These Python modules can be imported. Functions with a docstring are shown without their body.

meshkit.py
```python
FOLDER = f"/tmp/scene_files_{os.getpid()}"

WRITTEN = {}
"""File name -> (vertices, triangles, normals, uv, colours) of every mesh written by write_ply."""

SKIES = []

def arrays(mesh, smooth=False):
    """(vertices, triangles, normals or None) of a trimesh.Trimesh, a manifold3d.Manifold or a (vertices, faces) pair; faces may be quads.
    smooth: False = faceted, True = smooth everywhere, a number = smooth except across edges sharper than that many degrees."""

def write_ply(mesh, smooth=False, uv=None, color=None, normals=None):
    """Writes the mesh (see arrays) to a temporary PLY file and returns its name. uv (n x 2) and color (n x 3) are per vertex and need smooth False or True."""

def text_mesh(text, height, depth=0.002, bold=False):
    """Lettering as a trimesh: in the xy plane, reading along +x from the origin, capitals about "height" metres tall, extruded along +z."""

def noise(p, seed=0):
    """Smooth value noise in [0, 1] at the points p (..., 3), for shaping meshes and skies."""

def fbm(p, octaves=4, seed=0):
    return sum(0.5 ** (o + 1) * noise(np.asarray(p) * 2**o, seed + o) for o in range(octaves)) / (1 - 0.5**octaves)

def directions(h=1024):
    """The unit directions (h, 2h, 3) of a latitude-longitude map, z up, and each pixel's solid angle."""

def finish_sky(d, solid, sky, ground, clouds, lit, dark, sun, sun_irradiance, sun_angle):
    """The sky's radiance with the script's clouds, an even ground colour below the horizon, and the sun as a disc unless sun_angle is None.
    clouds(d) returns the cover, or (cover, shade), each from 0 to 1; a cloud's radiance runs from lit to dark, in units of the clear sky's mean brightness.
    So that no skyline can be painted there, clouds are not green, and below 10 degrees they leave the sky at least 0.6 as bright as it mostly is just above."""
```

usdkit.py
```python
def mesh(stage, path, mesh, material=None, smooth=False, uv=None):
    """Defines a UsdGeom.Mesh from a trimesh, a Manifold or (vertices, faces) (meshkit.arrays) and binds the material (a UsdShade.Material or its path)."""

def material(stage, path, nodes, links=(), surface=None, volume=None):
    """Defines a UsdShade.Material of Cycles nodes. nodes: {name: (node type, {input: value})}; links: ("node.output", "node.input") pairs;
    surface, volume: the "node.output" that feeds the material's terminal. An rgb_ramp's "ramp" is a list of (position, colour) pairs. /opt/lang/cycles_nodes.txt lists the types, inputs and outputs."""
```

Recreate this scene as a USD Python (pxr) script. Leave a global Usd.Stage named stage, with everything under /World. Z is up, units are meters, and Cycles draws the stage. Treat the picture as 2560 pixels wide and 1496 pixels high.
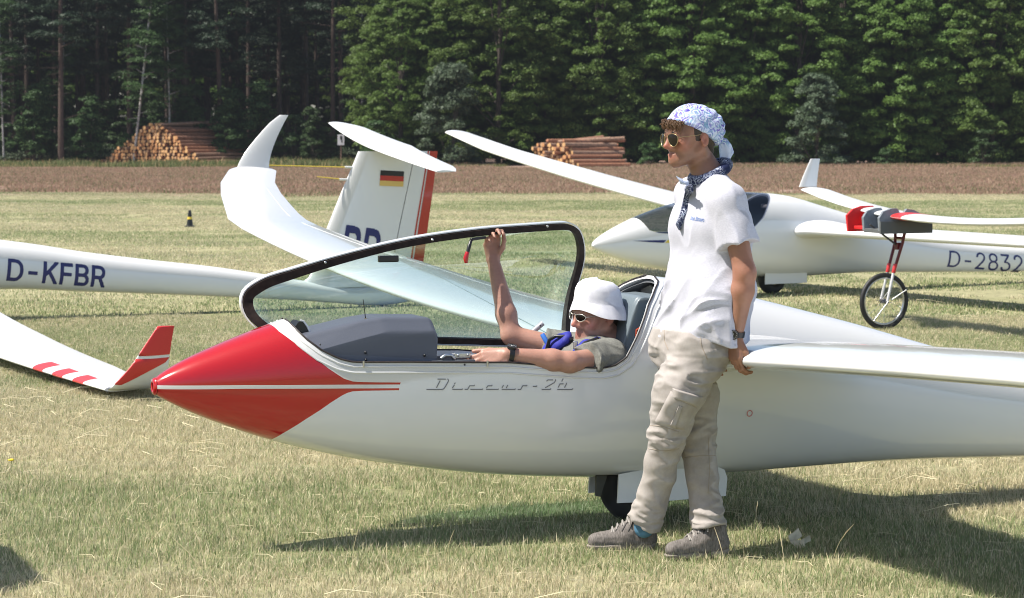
import math, random
import numpy as np, trimesh, manifold3d, shapely
from shapely.geometry import Polygon, LineString
from scipy.interpolate import PchipInterpolator, CubicSpline
from pxr import Usd, UsdGeom, UsdLux, UsdShade, Gf, Sdf, Vt
import usdkit, meshkit

stage = Usd.Stage.CreateInMemory()
UsdGeom.SetStageUpAxis(stage, UsdGeom.Tokens.z)
world = UsdGeom.Xform.Define(stage, '/World')
stage.SetDefaultPrim(world.GetPrim())
UsdGeom.Scope.Define(stage, '/World/Looks')

# ------------------------------------------------------------------ camera, sky, sun, exposure
CAM_H = 1.66
FPX = 5765.0
PITCH = math.degrees(math.atan((748 - 340) / FPX))
cam = UsdGeom.Camera.Define(stage, '/World/camera')
cam.CreateHorizontalApertureAttr(36.0)
cam.CreateVerticalApertureAttr(36.0 * 598 / 1024)
cam.CreateFocalLengthAttr(36.0 * FPX / 2560)
cam.CreateFStopAttr(10.0)
cam.CreateFocusDistanceAttr(9.1)
cam.CreateExposureAttr(0.80)
cam.AddTranslateOp().Set(Gf.Vec3d(0, 0, CAM_H))
cam.AddRotateXOp().Set(90.0 - PITCH)

SUN_EL, SUN_PHI = math.radians(57.0), math.radians(15.0)     # from the left, a little towards the camera
SUN = np.array([-math.cos(SUN_EL) * math.cos(SUN_PHI), -math.cos(SUN_EL) * math.sin(SUN_PHI), math.sin(SUN_EL)])
sky = UsdLux.DomeLight.Define(stage, '/World/sky')
skymat = usdkit.material(stage, '/World/Looks/sky_material', {
    'sky': ('sky_texture', {'sky_type': 'single_scattering', 'sun_disc': False, 'sun_elevation': SUN_EL, 'sun_rotation': math.atan2(SUN[0], SUN[1]), 'aerosol_density': 1.6}),
    'bg': ('background_shader', {'strength': 0.088})}, [('sky.color', 'bg.color')], surface='bg.background')
UsdShade.MaterialBindingAPI.Apply(sky.GetPrim()).Bind(skymat)
sky.GetPrim().SetCustomDataByKey('kind', 'structure')
sun = UsdLux.DistantLight.Define(stage, '/World/sun')
sun.CreateIntensityAttr(1.25); sun.CreateAngleAttr(0.53); sun.CreateColorAttr(Gf.Vec3f(1.0, 0.95, 0.87)); sun.CreateNormalizeAttr(True)
zax = Gf.Vec3d(*map(float, SUN)); q = Gf.Rotation(Gf.Vec3d(0, 0, 1), zax)
sun.AddTransformOp().Set(Gf.Matrix4d(q, Gf.Vec3d(0, 0, 30)))

# ------------------------------------------------------------------ helpers: naming, prims
_used = {}
def free(parent, name):
    key = (parent, name); k = _used.get(key, 0); _used[key] = k + 1
    return parent + '/' + (name if k == 0 else '%s_%03d' % (name, k))

def path_of(parent):
    return '/World' if parent is None else str(parent.GetPath())

def tag(prim, label=None, category=None, group=None, kind=None):
    for k, v in (('label', label), ('category', category), ('group', group), ('kind', kind)):
        if v: prim.SetCustomDataByKey(k, v)
    return prim

def thing(name, label=None, category=None, loc=(0, 0, 0), rotz=0.0, group=None, kind=None):
    x = UsdGeom.Xform.Define(stage, free('/World', name))
    x.AddTranslateOp().Set(Gf.Vec3d(*map(float, loc)))
    if rotz: x.AddRotateZOp().Set(math.degrees(rotz))
    return tag(x.GetPrim(), label, category, group, kind)

def holder(name, parent):
    return UsdGeom.Xform.Define(stage, free(path_of(parent), name)).GetPrim()

def obj(name, mesh, material, parent=None, smooth=False, color=None, normals=None, label=None):
    p = free(path_of(parent), name)
    if normals is not None:
        v, f = mesh
        m = usdkit.mesh(stage, p, (v, f), material, False)
        m.CreateNormalsAttr(Vt.Vec3fArray.FromNumpy(np.asarray(normals, np.float32))); m.SetNormalsInterpolation('vertex')
    else:
        m = usdkit.mesh(stage, p, mesh, material, smooth)
    if color is not None:
        UsdGeom.PrimvarsAPI(m).CreatePrimvar('tint', Sdf.ValueTypeNames.Color3fArray, 'vertex').Set(Vt.Vec3fArray.FromNumpy(np.asarray(color, np.float32)))
    pr = m.GetPrim()
    if label: pr.SetCustomDataByKey('label', label)
    return pr

def copy_of(src, name, loc, rotz, label, category, group=None, scale=None):
    x = UsdGeom.Xform.Define(stage, free('/World', name))
    x.AddTranslateOp().Set(Gf.Vec3d(*map(float, loc))); x.AddRotateZOp().Set(math.degrees(rotz))
    if scale is not None: x.AddScaleOp().Set(Gf.Vec3f(*map(float, scale)))
    pr = x.GetPrim(); pr.GetReferences().AddInternalReference(src); pr.SetInstanceable(True)
    return tag(pr, label, category, group)

def cls(name):
    stage.CreateClassPrim('/World/' + name)
    return stage.GetPrimAtPath('/World/' + name)

# ------------------------------------------------------------------ helpers: places seen from the camera's spot, in metres
DS = 2560 / 2520
def ray(dx, dy):
    return np.array([(dx * DS - 1280) / FPX, 1.0, -(dy * DS - 340) / FPX])
def at(dx, dy, Y):
    return np.array([0, 0, CAM_H]) + ray(dx, dy) * Y
class Frame:
    """A glider's own axes: s forward, lat to port, z up, from the ground below its main wheel."""
    def __init__(self, X, Y, deg):
        self.o = np.array([X, Y, 0.0]); t = math.radians(deg); self.deg = deg
        self.a = np.array([-math.cos(t), -math.sin(t), 0]); self.l = np.array([math.sin(t), -math.cos(t), 0])
        self.rot = math.pi + t           # local +x = forward, local +y = port
    def sz(self, dx, dy, lat):
        d = ray(dx, dy); c = np.array([0, 0, CAM_H]); u = (lat - (c - self.o) @ self.l) / (d @ self.l); p = c + u * d
        return float((p - self.o) @ self.a), float(p[2])
    def loc(self, dx, dy, lat):
        s, z = self.sz(dx, dy, lat); return np.array([s, lat, z])
    def world(self, p):
        p = np.asarray(p, float); return self.o + p[..., :1] * self.a + p[..., 1:2] * self.l + p[..., 2:3] * np.array([0, 0, 1.0])

# ------------------------------------------------------------------ helpers: meshes
def cat(*ms): return trimesh.util.concatenate(list(ms))
def box(sx, sy, sz, c=(0, 0, 0)):
    m = trimesh.creation.box((sx, sy, sz)); m.apply_translation(c); return m
def tube(pts, r, n=8, closed=False, caps=True):
    pts = np.asarray(pts, float); m = len(pts); r = np.full(m, r) if np.ndim(r) == 0 else np.asarray(r, float)
    if closed: t = np.roll(pts, -1, 0) - np.roll(pts, 1, 0)
    else: t = np.gradient(pts, axis=0)
    t /= np.linalg.norm(t, axis=1, keepdims=True) + 1e-12
    u = np.zeros_like(pts); ref = np.array([0, 0, 1.0]) if abs(t[0, 2]) < .9 else np.array([1.0, 0, 0])
    u[0] = np.cross(t[0], ref); u[0] /= np.linalg.norm(u[0])
    for i in range(1, m):
        w = u[i - 1] - t[i] * (u[i - 1] @ t[i]); u[i] = w / (np.linalg.norm(w) + 1e-12)
    w = np.cross(t, u); a = np.linspace(0, 2 * np.pi, n, endpoint=False)
    V = pts[:, None] + r[:, None, None] * (np.cos(a)[None, :, None] * u[:, None] + np.sin(a)[None, :, None] * w[:, None])
    F = []
    for i in range(m if closed else m - 1):
        j = (i + 1) % m
        for k in range(n):
            k2 = (k + 1) % n; F += [[i * n + k, i * n + k2, j * n + k2], [i * n + k, j * n + k2, j * n + k]]
    V = V.reshape(-1, 3)
    if caps and not closed:
        V = np.vstack([V, pts[0], pts[-1]]); c0, c1 = len(V) - 2, len(V) - 1
        for k in range(n):
            k2 = (k + 1) % n; F += [[c0, k2, k], [c1, (m - 1) * n + k, (m - 1) * n + k2]]
    return trimesh.Trimesh(V, np.array(F), process=False)
def ribbon_sweep(pts, side, out, half_w, half_t, closed=False):
    """Rectangular section swept along pts; side and out are the section's two directions at each point."""
    pts = np.asarray(pts, float); n = len(pts)
    c = [(-1, -1), (1, -1), (1, 1), (-1, 1)]
    V = np.stack([pts + side * (a * half_w) + out * (b * half_t) for a, b in c], 1).reshape(-1, 3); F = []
    for i in range(n if closed else n - 1):
        j = (i + 1) % n
        for k in range(4):
            k2 = (k + 1) % 4; F += [[i * 4 + k, j * 4 + k, j * 4 + k2], [i * 4 + k, j * 4 + k2, i * 4 + k2]]
    if not closed:
        F += [[0, 1, 2], [0, 2, 3]]; e = (n - 1) * 4; F += [[e, e + 2, e + 1], [e, e + 3, e + 2]]
    m = trimesh.Trimesh(V, np.array(F), process=False); return m
def grid_faces(n, m, wrap=False):
    F = []; mm = m if wrap else m - 1
    i, k = np.meshgrid(np.arange(n - 1), np.arange(mm), indexing='ij'); i, k = i.ravel(), k.ravel(); k2 = (k + 1) % m
    a, b, c, d = i * m + k, i * m + k2, (i + 1) * m + k2, (i + 1) * m + k
    return np.vstack([np.stack([a, b, c], 1), np.stack([a, c, d], 1)])
def hullm(pts): return trimesh.convex.convex_hull(np.asarray(pts, float))
def rbox(lo, hi, r=.01):
    lo, hi = np.asarray(lo, float), np.asarray(hi, float); P = []
    for s in np.ndindex(2, 2, 2):
        c = np.where(np.array(s) == 0, lo + r, hi - r); sp = trimesh.creation.icosphere(1, r); sp.apply_translation(c); P.append(sp.vertices)
    return hullm(np.vstack(P))
def hull_spheres(cs):
    P = []
    for c, r in cs:
        sp = trimesh.creation.icosphere(2, r); sp.apply_translation(c); P.append(sp.vertices)
    return hullm(np.vstack(P))
def lathe(profile, n=32):
    return trimesh.creation.revolve(np.asarray(profile, float), sections=n)
def align(m, a, b):
    """Turns a mesh built along +z from the origin so that it runs from a towards b."""
    a, b = np.asarray(a, float), np.asarray(b, float); d = b - a
    T = trimesh.geometry.align_vectors([0, 0, 1], d / np.linalg.norm(d)); m.apply_transform(T); m.apply_translation(a); return m
def rod(a, b, r, n=10, r2=None):
    return tube([a, b], [r, r if r2 is None else r2], n)

# signed-distance modelling of bodies and cloth, meshed with surface nets
def rcone(P, a, b, ra, rb):
    a, b = np.asarray(a, np.float32), np.asarray(b, np.float32); ba = b - a; L = float(ba @ ba) + 1e-9
    t = np.clip(((P - a) @ ba) / L, 0, 1); d = P - a - t[:, None] * ba
    return np.sqrt((d * d).sum(1)) - (ra + (rb - ra) * t)
def ell(P, c, R, r):
    """Ellipsoid with axes the rows of R and radii r."""
    q = (P - np.asarray(c, np.float32)) @ np.asarray(R, np.float32).T; r = np.asarray(r, np.float32)
    k0 = np.sqrt(((q / r) ** 2).sum(1)) + 1e-9; k1 = np.sqrt(((q / (r * r)) ** 2).sum(1)) + 1e-9
    return k0 * (k0 - 1) / k1
def smin(a, b, k):
    h = np.maximum(k - np.abs(a - b), 0) / k; return np.minimum(a, b) - h * h * k * .25
def smax(a, b, k): return -smin(-a, -b, k)
def surfnet(f, lo, hi, h):
    lo = np.asarray(lo, float); n = (np.ceil((np.asarray(hi) - lo) / h / 4).astype(int)) * 4 + 1; nb = (n - 1) // 4
    c = np.stack(np.meshgrid(*[lo[k] + h * (4 * np.arange(nb[k]) + 2) for k in range(3)], indexing='ij'), -1).reshape(-1, 3).astype(np.float32)
    fc = np.concatenate([f(c[i:i + 200000]) for i in range(0, len(c), 200000)])
    near = (np.abs(fc) < h * 4 * 1.25).reshape(nb)
    val = np.where(np.repeat(np.repeat(np.repeat(fc.reshape(nb), 4, 0), 4, 1), 4, 2) > 0, 1.0, -1.0).astype(np.float32)
    val = np.pad(val, ((0, 1),) * 3, mode='edge')
    need = np.zeros(n, bool); nr = np.repeat(np.repeat(np.repeat(near, 4, 0), 4, 1), 4, 2)
    for d in np.ndindex(2, 2, 2):
        need[d[0]:d[0] + n[0] - 1, d[1]:d[1] + n[1] - 1, d[2]:d[2] + n[2] - 1] |= nr
    I = np.argwhere(need); P = (lo + I * h).astype(np.float32)
    val[need] = np.concatenate([f(P[i:i + 200000]) for i in range(0, len(P), 200000)])
    val[0], val[-1], val[:, 0], val[:, -1], val[:, :, 0], val[:, :, -1] = 1, 1, 1, 1, 1, 1
    ins = val < 0
    s = np.zeros(n - 1, int)
    for d in np.ndindex(2, 2, 2): s += ins[d[0]:n[0] - 1 + d[0], d[1]:n[1] - 1 + d[1], d[2]:n[2] - 1 + d[2]]
    act = (s > 0) & (s < 8); A = np.argwhere(act); idx = np.full(n - 1, -1); idx[act] = np.arange(len(A))
    acc, cnt = np.zeros((len(A), 3)), np.zeros((len(A), 1))
    cor = list(np.ndindex(2, 2, 2))
    for i, a in enumerate(cor):
        for b in cor[i + 1:]:
            if sum(abs(x - y) for x, y in zip(a, b)) != 1: continue
            va, vb = val[tuple((A + a).T)], val[tuple((A + b).T)]; x = (va < 0) != (vb < 0)
            t = np.where(x, va / np.where(x, va - vb, 1), 0)
            acc += np.where(x[:, None], np.array(a) + t[:, None] * (np.array(b) - np.array(a)), 0); cnt += x[:, None]
    V = lo + (A + acc / cnt) * h; Q = []
    for ax in range(3):
        u, w = (ax + 1) % 3, (ax + 2) % 3
        sl0 = [slice(None)] * 3; sl1 = [slice(None)] * 3; sl0[ax] = slice(0, -1); sl1[ax] = slice(1, None)
        a, b = ins[tuple(sl0)], ins[tuple(sl1)]
        E = np.argwhere(a != b); E = E[(E[:, u] > 0) & (E[:, w] > 0) & (E[:, u] < n[u] - 1) & (E[:, w] < n[w] - 1)]
        fl = a[tuple(E.T)]
        def q(du, dw):
            e = E.copy(); e[:, u] -= du; e[:, w] -= dw; return idx[tuple(e.T)]
        quad = np.stack([q(1, 1), q(0, 1), q(0, 0), q(1, 0)], 1); quad[~fl] = quad[~fl][:, ::-1]; Q.append(quad)
    Q = np.vstack(Q); Q = Q[(Q >= 0).all(1)]
    return trimesh.Trimesh(V, np.vstack([Q[:, [0, 1, 2]], Q[:, [0, 2, 3]]]), process=False)
def smoothed(m, it=3, lamb=.5, nu=-.53):
    import scipy.sparse as sp
    V, Fc = np.array(m.vertices), np.array(m.faces); e = np.vstack([Fc[:, [0, 1]], Fc[:, [1, 2]], Fc[:, [2, 0]]]); e = np.vstack([e, e[:, ::-1]])
    A = sp.coo_matrix((np.ones(len(e)), (e[:, 0], e[:, 1])), shape=(len(V), len(V))).tocsr(); A.data[:] = 1; deg = np.maximum(np.asarray(A.sum(1)), 1)
    for i in range(it):
        for k in (lamb, nu): V = V + k * (A @ V / deg - V)
    return trimesh.Trimesh(V, Fc, process=False)
def sphere_at(c, r, sub=2):
    m = trimesh.creation.icosphere(sub, r); m.apply_translation(c); return m

# ------------------------------------------------------------------ materials
_m = {}
def pm(name, color, rough=.5, bump=0, bscale=200, vary=0, vscale=8, **kw):
    """A principled material; vary mottles the colour, bump adds fine relief."""
    if name in _m: return _m[name]
    nodes = {'p': ('principled_bsdf', {'base_color': color, 'roughness': rough, **kw})}; links = []
    if vary or bump: nodes['tc'] = ('texture_coordinate', {})
    if vary:
        nodes['n'] = ('noise_texture', {'scale': vscale, 'detail': 5.0, 'roughness': .6}); c = np.array(color)
        nodes['r'] = ('rgb_ramp', {'ramp': [(.3, tuple(c * (1 - vary))), (.7, tuple(np.minimum(c * (1 + vary), 1)))]})
        links += [('tc.object', 'n.vector'), ('n.fac', 'r.fac'), ('r.color', 'p.base_color')]
    if bump:
        nodes['bn'] = ('noise_texture', {'scale': bscale, 'detail': 3.0}); nodes['b'] = ('bump', {'strength': bump, 'distance': .002})
        links += [('tc.object', 'bn.vector'), ('bn.fac', 'b.height'), ('b.normal', 'p.normal')]
    _m[name] = usdkit.material(stage, '/World/Looks/' + name, nodes, links, surface='p.BSDF'); return _m[name]
WHITE = pm('white_gelcoat', (.61, .61, .605), .16, coat_weight=.6, coat_roughness=.04)
WHITE_FAR = pm('white_paint', (.66, .66, .655), .22)
RED = pm('red_paint', (.36, .006, .008), .14, coat_weight=.6, coat_roughness=.04)
REDF = pm('red_flag_paint', (.52, .03, .03), .35)
NAVY = pm('navy_lettering', (.012, .017, .10), .4)
GREYLET = pm('grey_lettering', (.16, .16, .17), .4)
BLACKRUB = pm('black_rubber', (.012, .012, .013), .6, bump=.2, bscale=300)
SEAL = pm('dark_seal', (.025, .018, .016), .5, vary=.5, vscale=60)
FRAME = pm('brown_black_frame', (.020, .013, .011), .6, vary=.5, vscale=40, specular_ior_level=.15)
CONSOLE = pm('grey_console', (.075, .083, .105), .42, bump=.1, bscale=900)
LEATHER = pm('grey_leather', (.13, .16, .18), .42, bump=.25, bscale=260)
METAL = pm('bright_metal', (.6, .6, .6), .3, metallic=1.0)
DARKMETAL = pm('dark_metal', (.05, .05, .055), .4)
GREYPLASTIC = pm('grey_plastic', (.22, .23, .25), .4)
INTERIOR = pm('cockpit_interior', (.10, .105, .115), .6, bump=.2, bscale=300)
BLACK = pm('black_plastic', (.01, .01, .011), .35)
YELLOW = pm('yellow_paint', (.65, .48, .06), .5)
GOLDFLAG = pm('flag_gold', (.62, .42, .12), .5)
GOLD = pm('gold_metal', (.55, .42, .22), .3, metallic=1.0)

def glass(name, tint, base=.045, top=.75, power=4.0):
    """A thin pane: clear, tinted, mirroring more at grazing angles from either side."""
    return usdkit.material(stage, '/World/Looks/' + name, {
        't': ('transparent_bsdf', {'color': tint}), 'g': ('glossy_bsdf', {'color': (1, 1, 1), 'roughness': .008}),
        'f': ('layer_weight', {'blend': .5}), 'w': ('math', {'math_type': 'power', 'value2': power}), 'k': ('math', {'math_type': 'multiply_add', 'value2': top, 'value3': base}), 'm': ('mix_closure', {})},
        [('f.facing', 'w.value1'), ('w.value', 'k.value1'), ('k.value', 'm.fac'), ('t.BSDF', 'm.closure1'), ('g.BSDF', 'm.closure2')], surface='m.closure')
CANOPY = glass('canopy_glass', (.70, .835, .80), .13, .8, 2.6)
CANOPY_FAR = glass('tinted_canopy_glass', (.42, .45, .52), .06)
# ------------------------------------------------------------------ the gliders
def spl(tab):
    t = np.array(sorted(tab)); return PchipInterpolator(t[:, 0], t[:, 1])
class Body:
    """A fuselage: top and bottom outline and half width along s, superellipse sections."""
    def __init__(self, top, bot, wid, p=2.25):
        self.zt, self.zb, self.w, self.p = spl(top), spl(bot), spl(wid), p
        self.s0, self.s1 = min(t[0] for t in top), max(t[0] for t in top)
    def par(self, s, inset=0.0):
        s = np.clip(s, self.s0, self.s1); zt, zb = self.zt(s) - inset, self.zb(s) + inset
        return (zt + zb) / 2, np.maximum((zt - zb) / 2, .004), np.maximum(self.w(s) - inset, .004)
    def F(self, P):
        zc, h, w = self.par(P[:, 0]); return (np.abs(P[:, 1] / w) ** self.p + np.abs((P[:, 2] - zc) / h) ** self.p) ** (1 / self.p) - 1
    def normal(self, P, e=2e-3):
        g = np.stack([self.F(P + d) - self.F(P - d) for d in np.eye(3) * e], 1); return g / (np.linalg.norm(g, axis=1, keepdims=True) + 1e-12)
    def lat(self, s, z):
        zc, h, w = self.par(np.asarray(s, float)); q = 1 - np.abs((np.asarray(z) - zc) / h) ** self.p
        return w * np.clip(q, 0, None) ** (1 / self.p)
    def solid(self, sa, sb, inset=0.0, n=260, m=112):
        x = np.linspace(0, 1, n); S = sa + (sb - sa) * (x - .12 * np.sin(2 * np.pi * x) / (2 * np.pi) * 2)
        zc, h, w = self.par(S, inset); a = np.linspace(0, 2 * np.pi, m, endpoint=False)
        ca, sa_ = np.cos(a), np.sin(a); e = 2 / self.p
        Y = w[:, None] * np.sign(ca) * np.abs(ca) ** e; Z = zc[:, None] + h[:, None] * np.sign(sa_) * np.abs(sa_) ** e
        V = np.stack([np.repeat(S[:, None], m, 1), Y, Z], -1).reshape(-1, 3); Fq = grid_faces(n, m, True)
        V = np.vstack([V, [S[0], 0, zc[0]], [S[-1], 0, zc[-1]]]); c0, c1 = len(V) - 2, len(V) - 1; k = np.arange(m); k2 = (k + 1) % m
        Fq = np.vstack([Fq, np.stack([np.full(m, c0), k2, k], 1), np.stack([np.full(m, c1), (n - 1) * m + k, (n - 1) * m + k2], 1)])
        M = trimesh.Trimesh(V, Fq, process=False)
        if M.volume < 0: M.invert()
        return M
def man(m): return manifold3d.Manifold(manifold3d.Mesh(np.asarray(m.vertices, np.float32), np.asarray(m.faces, np.uint32)))
def tri(M):
    q = M.to_mesh(); return trimesh.Trimesh(np.array(q.vert_properties[:, :3], float), np.array(q.tri_verts, int), process=False)
def prism(poly, y0, y1):
    """A side-view polygon in (s, z) extruded across lat from y0 to y1."""
    g = Polygon(poly).buffer(0); m = trimesh.creation.extrude_polygon(g, y1 - y0, engine='earcut')
    V = np.stack([m.vertices[:, 0], m.vertices[:, 2] + y0, m.vertices[:, 1]], 1); m = trimesh.Trimesh(V, m.faces[:, ::-1], process=False)
    if m.volume < 0: m.invert()
    return man(m)
def skin(body, m, only_outer=False, tol=4e-3):
    """Splits a cut fuselage mesh into its outer skin, with the true normals of the smooth body, and the cut faces."""
    V, Fc = np.array(m.vertices), np.array(m.faces); f = np.abs(body.F(V)); on = f < tol * 1.0
    C = V[Fc].mean(1); fn = np.cross(V[Fc[:, 1]] - V[Fc[:, 0]], V[Fc[:, 2]] - V[Fc[:, 0]]); L = np.linalg.norm(fn, axis=1); ok = L > 1e-12
    nn = body.normal(C); out = on[Fc].all(1) & ((fn * nn).sum(1) > .6 * L)
    A = Fc[out & ok]; u, inv = np.unique(A, return_inverse=True); VA = V[u]; NA = body.normal(VA); FA = inv.reshape(-1, 3)
    if only_outer: return VA, FA, NA
    B = Fc[~out & ok]; v, f2, n2 = meshkit.arrays((V, B), 40) if len(B) else (np.zeros((0, 3)), np.zeros((0, 3), int), np.zeros((0, 3)))
    return np.vstack([VA, v]), np.vstack([FA, f2 + len(VA)]), np.vstack([NA, n2])
def skin_obj(name, body, M, mat, parent, only_outer=False, label=None):
    v, f, n = skin(body, tri(M) if not isinstance(M, trimesh.Trimesh) else M, only_outer); return obj(name, (v, f), mat, parent, normals=n, label=label)

def airfoil(n=26, t=.14, c=.02, x0=0.0, x1=1.0):
    x = x0 + (x1 - x0) * (1 - np.cos(np.linspace(0, np.pi, n))) / 2 if x0 == 0 else np.linspace(x0, x1, max(4, n // 5))
    yt = 5 * t * (.2969 * np.sqrt(x) - .126 * x - .3516 * x ** 2 + .2843 * x ** 3 - .1036 * x ** 4); yc = c * 4 * x * (1 - x)
    return np.vstack([np.stack([x[::-1], (yc + yt)[::-1]], 1), np.stack([x[1 if x0 == 0 else 0:], (yc - yt)[1 if x0 == 0 else 0:]], 1)])
def wing_mesh(st, n=26, x0=0.0, x1=1.0, grow=0.0):
    """st: rows (pos(3) of the leading edge, chord, thickness ratio, up(3)); chord runs along -s."""
    R = []
    for le, c, t, up in st:
        a = airfoil(n, t, .02 if abs(up[2]) > .5 else 0.0, x0, min(x1 if np.ndim(x1) == 0 else x1[len(R)], 1.0)); half = np.where(np.arange(len(a)) < (n if x0 == 0 else len(a) // 2), 1.0, -1.0)
        p = np.asarray(le) + np.outer(-a[:, 0] * c, [1, 0, 0]) + np.outer(a[:, 1] * c + half * grow, up); R.append(p)
    m = len(R[0]); V = np.vstack(R); F = grid_faces(len(R), m, True)
    e = (len(R) - 1) * m
    F = np.vstack([F, [[0, k + 1, k] for k in range(1, m - 1)], [[e, e + k, e + k + 1] for k in range(1, m - 1)]])
    M = trimesh.Trimesh(V, F, process=False)
    if M.volume < 0: M.invert()
    return M
def dense(st, k=6):
    out = []
    for a, b in zip(st[:-1], st[1:]):
        for i in range(k):
            t = i / k; out.append(tuple(np.asarray(x, float) * (1 - t) + np.asarray(y, float) * t for x, y in zip(a, b)))
    return out + [tuple(np.asarray(x, float) for x in st[-1])]
def winglet_st(base, chord, h, lean, sweep, tipc, side, k=7, bend=.12):
    """Stations of a winglet that rises from base (leading edge point), side +1 port."""
    out = []
    for i in range(k + 1):
        t = i / k; up = np.array([0, 0, 1.0]); p = np.array(base) + np.array([-sweep * t ** 1.35, side * lean * (t * .6 + .4 * t * t), h * t])
        c = chord + (tipc - chord) * t ** 1.1
        if i == k: c *= .8; p[0] -= tipc * .2
        out.append((p, c, .10, np.array([0, -side * 1.0, lean / h * .8])))
    return out
def flat_text(mesh, size=.02):
    m = mesh.submesh([np.nonzero(mesh.face_normals[:, 2] > .5)[0]], append=True)
    v, f = trimesh.remesh.subdivide_to_size(m.vertices, m.faces, size); return v, f
def wrap_on(body, v, f, side=1, off=.0015):
    """(s, z) sheet laid on the fuselage side."""
    y = body.lat(v[:, 0], v[:, 1]); P = np.stack([v[:, 0], side * y, v[:, 1]], 1); n = body.normal(P); P = P + n * off
    fn = np.cross(P[f[:, 1]] - P[f[:, 0]], P[f[:, 2]] - P[f[:, 0]]); 
    if ((fn * n[f[:, 0]]).sum(1)).mean() < 0: f = f[:, ::-1]
    return (P, f), n
def letter_parts(V, f, mat, parent, normals=None, name='letter'):
    """Each connected piece of a lettering sheet becomes a part."""
    lab = trimesh.graph.connected_component_labels(trimesh.graph.face_adjacency(f), node_count=len(f))
    for k in range(lab.max() + 1):
        u, inv = np.unique(f[lab == k], return_inverse=True); obj(name, (V[u], inv.reshape(-1, 3)), mat, parent, normals=None if normals is None else normals[u])
def strokes(lines, w):
    g = shapely.union_all([LineString(l).buffer(w / 2, cap_style=2, join_style=1) for l in lines])
    ms = [trimesh.creation.extrude_polygon(p, .001, engine='earcut') for p in getattr(g, 'geoms', [g])]; return cat(*ms)

M1 = Frame(.537, 9.85, 22.0)
TOP = [(2.118, .672), (2.114, .690), (2.10, .704), (1.998, .765), (1.866, .821), (1.733, .870), (1.633, .904), (1.565, .925), (1.2, 1.01), (.8, 1.075), (.4, 1.092), (.1, 1.078), (-.136, 1.052), (-.36, 1.006), (-.578, .950), (-1.015, .839), (-1.627, .673), (-2.3, .545), (-3.0, .46), (-4.0, .385), (-4.62, .35)]
BOT = [(2.118, .662), (2.114, .650), (2.10, .640), (1.965, .567), (1.833, .510), (1.633, .437), (1.463, .389), (1.274, .343), (1.047, .301), (.779, .260), (.506, .231), (.227, .211), (-.1, .198), (-.429, .195), (-.749, .200), (-1.06, .203), (-1.37, .200), (-1.955, .183), (-2.5, .168), (-3.2, .15), (-4.0, .14), (-4.62, .18)]
WID = [(2.118, .008), (2.114, .026), (2.10, .036), (2.0, .085), (1.85, .135), (1.65, .185), (1.4, .232), (1.1, .272), (.7, .300), (.3, .306), (-.1, .300), (-.5, .280), (-1.0, .238), (-1.6, .195), (-2.3, .150), (-3.0, .118), (-4.0, .085), (-4.62, .05)]
B1 = Body(TOP, BOT, WID)
RIM = [(1.572, .922), (1.559, .892), (1.53, .855), (1.473, .808), (1.406, .774), (1.355, .761), (1.134, .756), (.716, .742), (.429, .712), (.30, .704), (.245, .712), (.19, .743), (.135, .825), (.055, .954), (-.005, 1.014), (-.05, 1.045), (-.075, 1.075)]
OPENING = prism(RIM + [(-.075, 1.5), (1.572, 1.5)], -.6, .6)
OUT1 = man(B1.solid(B1.s0, B1.s1))
HOLLOW = man(B1.solid(-.17, 1.72, .014, 120, 80))
CLOSED = OUT1 ^ OPENING            # what the closed canopy encloses
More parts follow.
